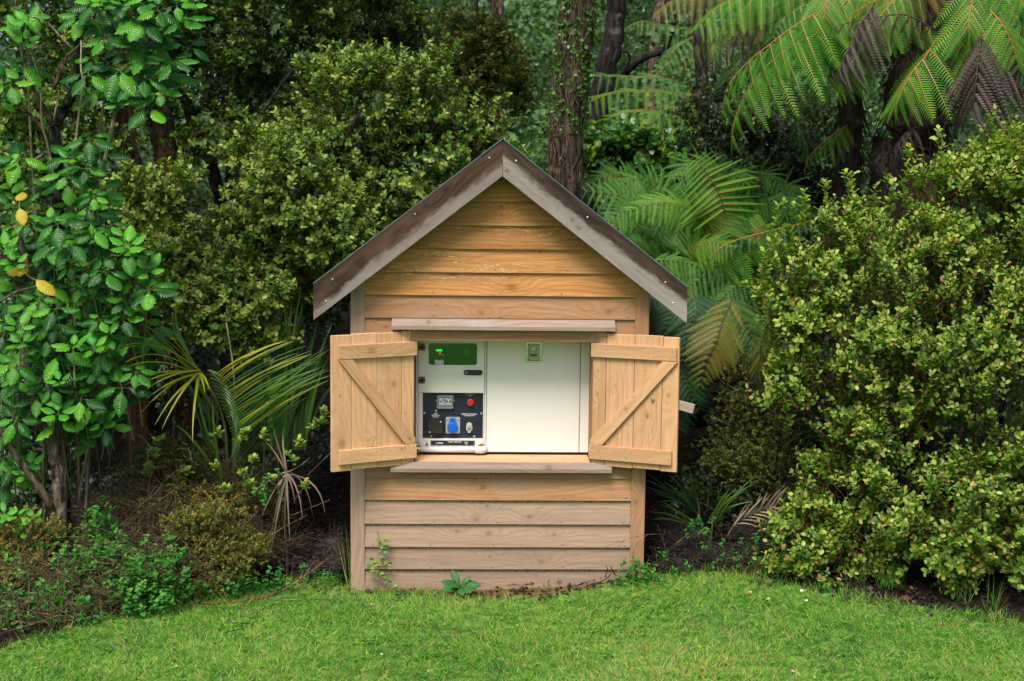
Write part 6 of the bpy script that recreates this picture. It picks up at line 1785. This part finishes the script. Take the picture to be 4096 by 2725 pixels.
mint('bright mint-like herbs sprawling over the left bed beside the lawn',
     [(400, 2150, -.25, 60, 40), (440, 2230, -.35, 100, 60), (600, 2250, -.4, 90, 55), (330, 2270, -.35, 90, 50), (240, 2190, -.25, 50, 50), (590, 2310, -.5, 90, 45), (420, 2350, -.5, 50, 30), (640, 2395, -.6, 40, 25), (90, 2480, -.75, 70, 30), (250, 2430, -.6, 90, 40), (370, 2050, -.2, 25, 25), (690, 2230, -.3, 40, 35), (745, 2350, -.4, 40, 24), (100, 2290, -.4, 45, 30), (180, 2370, -.6, 70, 40), (520, 2390, -.6, 60, 30), (60, 2380, -.6, 60, 30), (330, 2440, -.65, 60, 26)], 980, 101, .036)
mint('low mint-like leaves under the yellow tiny-leaved shrub', [(910, 2330, -.2, 40, 30), (1000, 2310, -.1, 60, 28), (1110, 2325, -.1, 50, 25), (970, 2130, .1, 30, 25), (1030, 1920, .1, 30, 30), (1280, 2310, .1, 60, 20)], 220, 102, .026)
mint('small clump of mint-like leaves at the foot of the right corner post', [(2545, 2300, -.14, 46, 22), (2570, 2285, -.12, 25, 22)], 60, 103, .026)
mint('scattered mint-like seedlings in the shade right of the shed', [(2815, 2125, .1, 32, 24), (2780, 2080, .15, 16, 20), (2900, 2220, .1, 36, 18), (2650, 2215, .1, 30, 16), (3000, 2190, .2, 50, 20), (2690, 2280, .0, 40, 14), (3130, 2250, .0, 60, 30), (3280, 2330, -.2, 60, 20), (3600, 2420, -.35, 60, 16), (3250, 2170, .0, 60, 60)], 150, 104, .026)

# lime seedlings standing in the brush
sd_ = Cloud(); P_ = []
for x, y in ((602, 1884), (857, 1872), (970, 1904), (1005, 1940), (1080, 1929), (903, 1965), (1010, 1838), (974, 1761), (1051, 1741), (1199, 1782), (612, 1812), (633, 1768), (750, 1883), (1167, 1835), (1225, 1943), (1105, 1585), (1095, 1610), (590, 1895), (1290, 1690), (1260, 1700), (1300, 1650), (985, 1735), (868, 1740)):
    for r_ in range(3): P_.append(tuple(at(x + random.uniform(-14, 14), y + random.uniform(-8, 20), .1)))
P_ = np.array(P_)
ss_ = Cloud(); sprigs(sd_, ss_, P_, np.tile([0, -.3, 1.], (len(P_), 1)), 6, .03, .042, 'oval', 111, .75, .15, .1)
o = sd_.obj('seedling_leaves', M['leaf_lime']); tag(o, 'pale lime seedling leaves dotted through the dead brush and palm stems', 'seedlings', kind='stuff')

# grass tufts and sword-like blades at the bed edge
def tuft(label, spots, n, h, mat='grass', seed=1, w_=.0035, lean=.35):
    g = np.random.default_rng(seed); c = Cloud()
    for px, py in spots:
        q = gat(px, py, 0.03); q.z = gz(q.x, q.y)
        for sgm in range(1):
            P = np.array(tuple(q)) + g.normal(0, .03, (n, 3)) * [1, 1, 0]
            c.leaves('blade', P, unit(g.normal(0, lean, (n, 3)) + [0, 0, 1]), unit(g.normal(size=(n, 3)) * [1, 1, .2]), h * g.uniform(.5, 1.2, n), np.clip(g.normal(.45, .2, n), 0, 1), w_ / h)
    o = c.obj('grass_tufts', M[mat]); tag(o, label, 'grass', kind='stuff')
tuft('taller grass tufts along the edge of the bed', [(x, float(np.interp(x, [p[0] for p in edge_px], [p[1] for p in edge_px])) - random.uniform(0, 22)) for x in list(range(520, 1400, 38)) + list(range(2620, 4100, 42))], 22, .075, seed=5)
tuft('tall green grass tuft under the lime shrub', [(3560, 2370), (3575, 2375), (3545, 2380), (3420, 2360), (3850, 2420), (3980, 2440)], 30, .20, seed=6, lean=.25)
tuft('fine grass and weeds sprouting against the bottom weatherboard', [(x, 2352 - (x - 1480) * .016 + random.uniform(-2, 6)) for x in (1480, 1520, 1570, 1620, 1640, 1690, 1715, 1760, 1990, 2010, 2060, 2160, 2190, 2215, 2400, 2440)], 14, .055, seed=7)
tuft('long upright grass blades beside the brush heap', [(505, 2330), (1400, 2330), (195, 2480), (590, 2360), (640, 2390), (215, 2470)], 7, .38, seed=8, w_=.006, lean=.14)

# fallen branch lying on the lawn edge
def ground_path(pp, lift=.012):
    out = []
    for px, py, h in pp:
        q = gat(px, py, 0.02 + h); q.z = gz(q.x, q.y) + lift + h; out.append(q)
    return out
fb = empty('fallen_branch', tuple(gat(900, 2405)), 'long thin reddish branch lying curved along the lawn edge left of the shed', 'branch')
P = ground_path([(700, 2405, .0), (857, 2409, .0), (960, 2400, .0), (1041, 2386, .0), (1120, 2362, .02), (1178, 2330, .05), (1265, 2265, .11), (1320, 2220, .15), (1362, 2182, .2)])
MB().tube(P, [.0085, .008, .0075, .007, .0065, .006, .005, .004, .003], 7, wob=.1).obj('branch', bark('red_twig', (.10, .035, .022), (.28, .14, .09), 8, 30), fb, True)
for pp, r in (([(1180, 2325, .05), (1225, 2290, .08), (1255, 2240, .12)], .003), ([(1041, 2386, 0), (1000, 2410, 0), (955, 2430, 0)], .003), ([(1090, 2395, 0), (1280, 2393, 0), (1400, 2358, .01)], .003), ([(1200, 2318, .02), (1290, 2335, .01), (1355, 2312, .03)], .0035)):
    MB().tube(ground_path(pp), r, 5).obj('side_twig', M['twig'], fb, True)
def twiglet(label, segs, mat, name='twig', r=.0022):
    q = at(*segs[0][0]); e = empty(name, tuple(q), label, 'twig')
    for pth in segs:
        MB().tube(path_pts(pth, 9), [r * (1 - .07 * i) for i in range(9)], 5).obj('stick', M[mat], e, True)
twiglet('thin dead twig arching across the right corner post', [[(2665, 2140, .1), (2590, 2138, -.08), (2500, 2160, -.1), (2430, 2185, -.1), (2405, 2210, -.1)], [(2590, 2138, -.08), (2540, 2190, -.08), (2525, 2260, -.08)], [(2500, 2160, -.1), (2480, 2180, -.1), (2470, 2200, -.1)]], 'twig', r=.0018)
twiglet('small heap of black forked twigs against the bottom board near the right post', [[(2395, 2335, -.15), (2440, 2300, -.1), (2447, 2268, -.08)], [(2480, 2325, -.12), (2455, 2290, -.1), (2440, 2262, -.08)], [(2380, 2338, -.15), (2450, 2325, -.12), (2520, 2300, -.1)], [(2300, 2345, -.15), (2340, 2330, -.12), (2380, 2320, -.1)], [(2420, 2310, -.12), (2430, 2280, -.1), (2424, 2262, -.1)]], 'bark_dark', r=.004)
twiglet('dry upright weed stalk with seed heads right of the shed', [[(2670, 2225, .0), (2650, 2160, .0), (2628, 2098, .0)], [(2650, 2160, .0), (2660, 2120, .0)], [(2655, 2180, .0), (2668, 2165, .0)]], 'twig_grey')

# vine climbing the weatherboards
vn = empty('climbing_vine', (at(1525, 2350, -.06)), 'small yellow-green vine climbing the lower weatherboards beside the left post', 'vine')
for pth in ([(1545, 2350, -.07), (1537, 2325, -.07), (1528, 2260, -.065), (1522, 2200, -.06), (1516, 2150, -.06), (1505, 2110, -.055)], [(1528, 2270, -.07), (1500, 2245, -.07), (1480, 2240, -.07)], [(1530, 2300, -.07), (1510, 2280, -.07)], [(1525, 2240, -.07), (1550, 2235, -.07)]):
    MB().tube(path_pts(pth, 12), .0016, 5).obj('stem', M['twig'], vn, True)
def hleaf(mat):
    v = [(0, 0, 0), (-.34, .05, .05), (-.44, .35, .06), (-.25, .75, .0), (0, 1, -.10), (.25, .75, .0), (.44, .35, .06), (.34, .05, .05), (0, .5, -.03)]
    me = bpy.data.meshes.new('leaf'); me.from_pydata(v, [], [(0, 8, 2, 1), (8, 4, 3, 2), (0, 7, 6, 8), (8, 6, 5, 4)]); me.materials.append(M[mat]); return me
M['vine_leaf'] = leafmat('vine_leaf', [(0, (.07, .17, .03)), (.5, (.16, .27, .05)), (1, (.30, .33, .06))], .5, .3, 'objflat')
M['dock_leaf'] = leafmat('dock_leaf', [(0, (.02, .13, .025)), (1, (.05, .22, .035))], .45, .25, 'object')
HV = hleaf('vine_leaf')
def put_leaf(me, parent, p, d, Nn, l, name='leaf'):
    d = Vector(d).normalized(); X = d.cross(Vector(Nn)).normalized(); Z = X.cross(d)
    Mx = Matrix((X, d, Z)).transposed().to_4x4() @ Matrix.Scale(l, 4); Mx.translation = p
    return link(name, me, parent, None, Mx)
rd = random.Random(12)
for px, py, r in ((1518, 2158, 16), (1540, 2152, 18), (1527, 2175, 18), (1545, 2172, 20), (1520, 2185, 15), (1548, 2190, 17), (1530, 2200, 14), (1520, 2212, 12), (1542, 2208, 13), (1525, 2225, 12), (1540, 2228, 12), (1484, 2240, 18), (1480, 2258, 16), (1500, 2250, 15), (1508, 2242, 14),
                  (1500, 2262, 14), (1492, 2270, 16), (1515, 2262, 14), (1530, 2255, 14), (1545, 2248, 14), (1563, 2256, 14), (1555, 2268, 14), (1540, 2272, 14), (1488, 2280, 17), (1505, 2290, 18), (1520, 2290, 16), (1530, 2300, 15), (1512, 2305, 16), (1545, 2310, 14), (1558, 2312, 14), (1560, 2322, 15), (1540, 2322, 13), (1575, 2340, 16), (1590, 2345, 16), (1565, 2348, 12)):
    s = sc(-.08)
    for q in range(2):
        t = rd.uniform(0, 6.28)
        put_leaf(HV, vn, at(px + rd.uniform(-4, 4), py + rd.uniform(-3, 3), -.085 - .02 * rd.random()), (math.cos(t), -.35, math.sin(t) * .7 - .25), (rd.uniform(-.3, .3), -1, .6), r * s * 1.05)
# dock plant
dk = empty('dock_weed', (at(1850, 2350, -.12)), 'broad-leaved green weed growing against the bottom weatherboard', 'weed')
def dock():
    v = []; f = []; n = 8
    for i in range(n + 1):
        y = i / n; w_ = .24 * math.sin(math.pi * min(1, max(.03, y) ** .9)) ** .7 if i < n else .004
        z = -.22 * y * y; rp = .012 * (1 if i % 2 else -1)
        v += [(-w_, y, z - .05 - rp), (-w_ * .5, y, z + .03), (0, y, z - .01), (w_ * .5, y, z + .03), (w_, y, z - .05 + rp)]
    for i in range(n):
        for k in range(4): a = i * 5 + k; f.append((a, a + 1, a + 6, a + 5))
    me = bpy.data.meshes.new('leaf'); me.from_pydata(v, [], f); me.materials.append(M['dock_leaf']); me.shade_smooth(); return me
DK = dock()
for bx, by, tx, ty, dy in ((1835, 2338, 1805, 2275, .02), (1828, 2340, 1768, 2318, -.05), (1835, 2345, 1775, 2345, -.12), (1845, 2338, 1880, 2302, -.02), (1850, 2340, 1922, 2332, -.06), (1850, 2346, 1878, 2352, -.14), (1840, 2346, 1850, 2362, -.15), (1838, 2340, 1815, 2330, -.12), (1845, 2340, 1905, 2318, .0)):
    A = at(bx, by, -.13); B = at(tx, ty, -.13 + dy); d = B - A
    put_leaf(DK, dk, A, d, (0, -.75, .8) if ty > 2300 else (0, -1, .3), max(d.length * .92, .075))
MB().tube([tuple(at(1842, 2352, -.12)), tuple(at(1842, 2338, -.13))], .004, 6).obj('stem', M['stem_green'], dk)
# bark chips and curled leaves against the wall
def chip(label, px, py, Y, L, H, mat, seed, name='bark_piece', cat='bark piece'):
    rd = random.Random(seed); c = at(px, py, Y); v = []; f = []; n = 9
    for i in range(n + 1):
        u = i / n; r = H * (.5 + .5 * math.sin(math.pi * u)) * rd.uniform(.8, 1.15)
        for k in range(5):
            t = math.pi * (k / 4); v.append((c.x + (u - .5) * L, c.y - math.cos(t) * r * .8, c.z + math.sin(t) * r - H * .4 + rd.uniform(-.001, .001) + .006 * math.sin(u * 9)))
    for i in range(n):
        for k in range(4): a = i * 5 + k; f.append((a, a + 5, a + 6, a + 1))
    o = MB().add(v, f).obj(name, M[mat]); tag(o, label, cat); return o
M['bark_chip'] = bark('bark_chip', (.07, .03, .02), (.24, .11, .07), 20, 40)
chip('curled red-brown bark strip lying against the bottom weatherboard', 2078, 2340, -.12, .15, .014, 'bark_chip', 3)
chip('dark curled leaf standing beside the bark strip', 2128, 2335, -.12, .03, .022, 'bark_brown', 5, 'curled_leaf', 'dead leaf')
chip('dark curled leaf against the board below the knot, left of the black twigs', 2238, 2330, -.12, .03, .024, 'bark_brown', 6, 'curled_leaf', 'dead leaf')
# fallen leaves on the lawn
FL = MB().add([(0, 0, 0), (-.3, .2, .1), (-.42, .6, .16), (0, 1.0, .05), (.4, .65, .2), (.33, .2, .08), (0, .5, -.02)], [(0, 6, 2, 1), (6, 3, 2), (0, 5, 4, 6), (6, 4, 3)]).mesh('fallen_leaf')
FL.materials.append(M['fallen'])
FB = FL.copy(); FB.materials.clear(); FB.materials.append(M['bark_chip'])
FW = FL.copy(); FW.materials.clear(); FW.materials.append(plain('pale_leaf', (.62, .66, .52), .7))
for px, py, l, me, lab in ((2988, 2405, .052, FL, 'larger tan fallen leaf on the lawn right of the shed'), (3062, 2425, .044, FL, 'rounder peach fallen leaf just right of the larger tan one'),
        (3200, 2403, .045, FW, 'whitish curled leaf in the grass below the lime shrub'), (3225, 2432, .04, FW, 'pale thin leaf in the grass nearest under the whitish curled leaf'),
        (3590, 2425, .12, FB, 'big brown bark-like leaf under the lime shrub'), (3350, 2372, .06, FL, 'dull tan leaf half under the lime shrub'), (1490, 2418, .026, FL, 'small yellow-brown leaf on the lawn in front of the left post'),
        (1298, 2472, .034, FB, 'brown curled leaf on the lawn left of the shed'), (960, 2562, .022, FL, 'tiny tan leaf on the left lawn'), (700, 2675, .022, FL, 'small orange leaf low on the left lawn'), (290, 2665, .026, FB, 'dark brown curled leaf at the lower left of the lawn'),
        (690, 2655, .03, FB, 'dark curled leaf above the small orange leaf'), (2150, 2640, .03, FL, 'faint tan leaf on the lawn before the shed centre'), (3180, 2690, .03, FL, 'tan leaf at the bottom of the lawn on the right'), (1040, 2560, .026, FB, 'brown scrap of leaf on the lawn near the tiny tan leaf'), (2790, 2520, .028, FB, 'brown scrap on the right lawn below the peach leaf')):
    q = gat(px, py, .02); q.z = gz(q.x, q.y) + .018
    l *= .72
    t = random.uniform(0, 6.28)
    o = put_leaf(me, None, q, (math.cos(t), math.sin(t), .1), (random.uniform(-.3, .3), -.3, 1), l, 'fallen_leaf')
    tag(o, lab, 'leaf', 'fallen leaves')
q = gat(1527, 2620, .03); q.z = gz(q.x, q.y) + .03
dz_ = MB().tube([q, q + Vector((0, 0, .004))], .007, 10).obj('daisy', M['white_print']); tag(dz_, 'single tiny white daisy head in the lawn', 'flower')
q0 = gat(910, 2510, .02); tw = empty('twig', tuple(q0), 'thin black forked twig lying on the left lawn', 'twig')
for pp in ([(905, 2510, 0), (950, 2509, 0), (1015, 2513, 0)], [(965, 2510, 0), (970, 2535, 0)], [(900, 2548, 0), (950, 2538, 0), (980, 2535, 0)]):
    MB().tube(ground_path(pp, .03), .0022, 5).obj('stick', M['bark_dark'], tw)
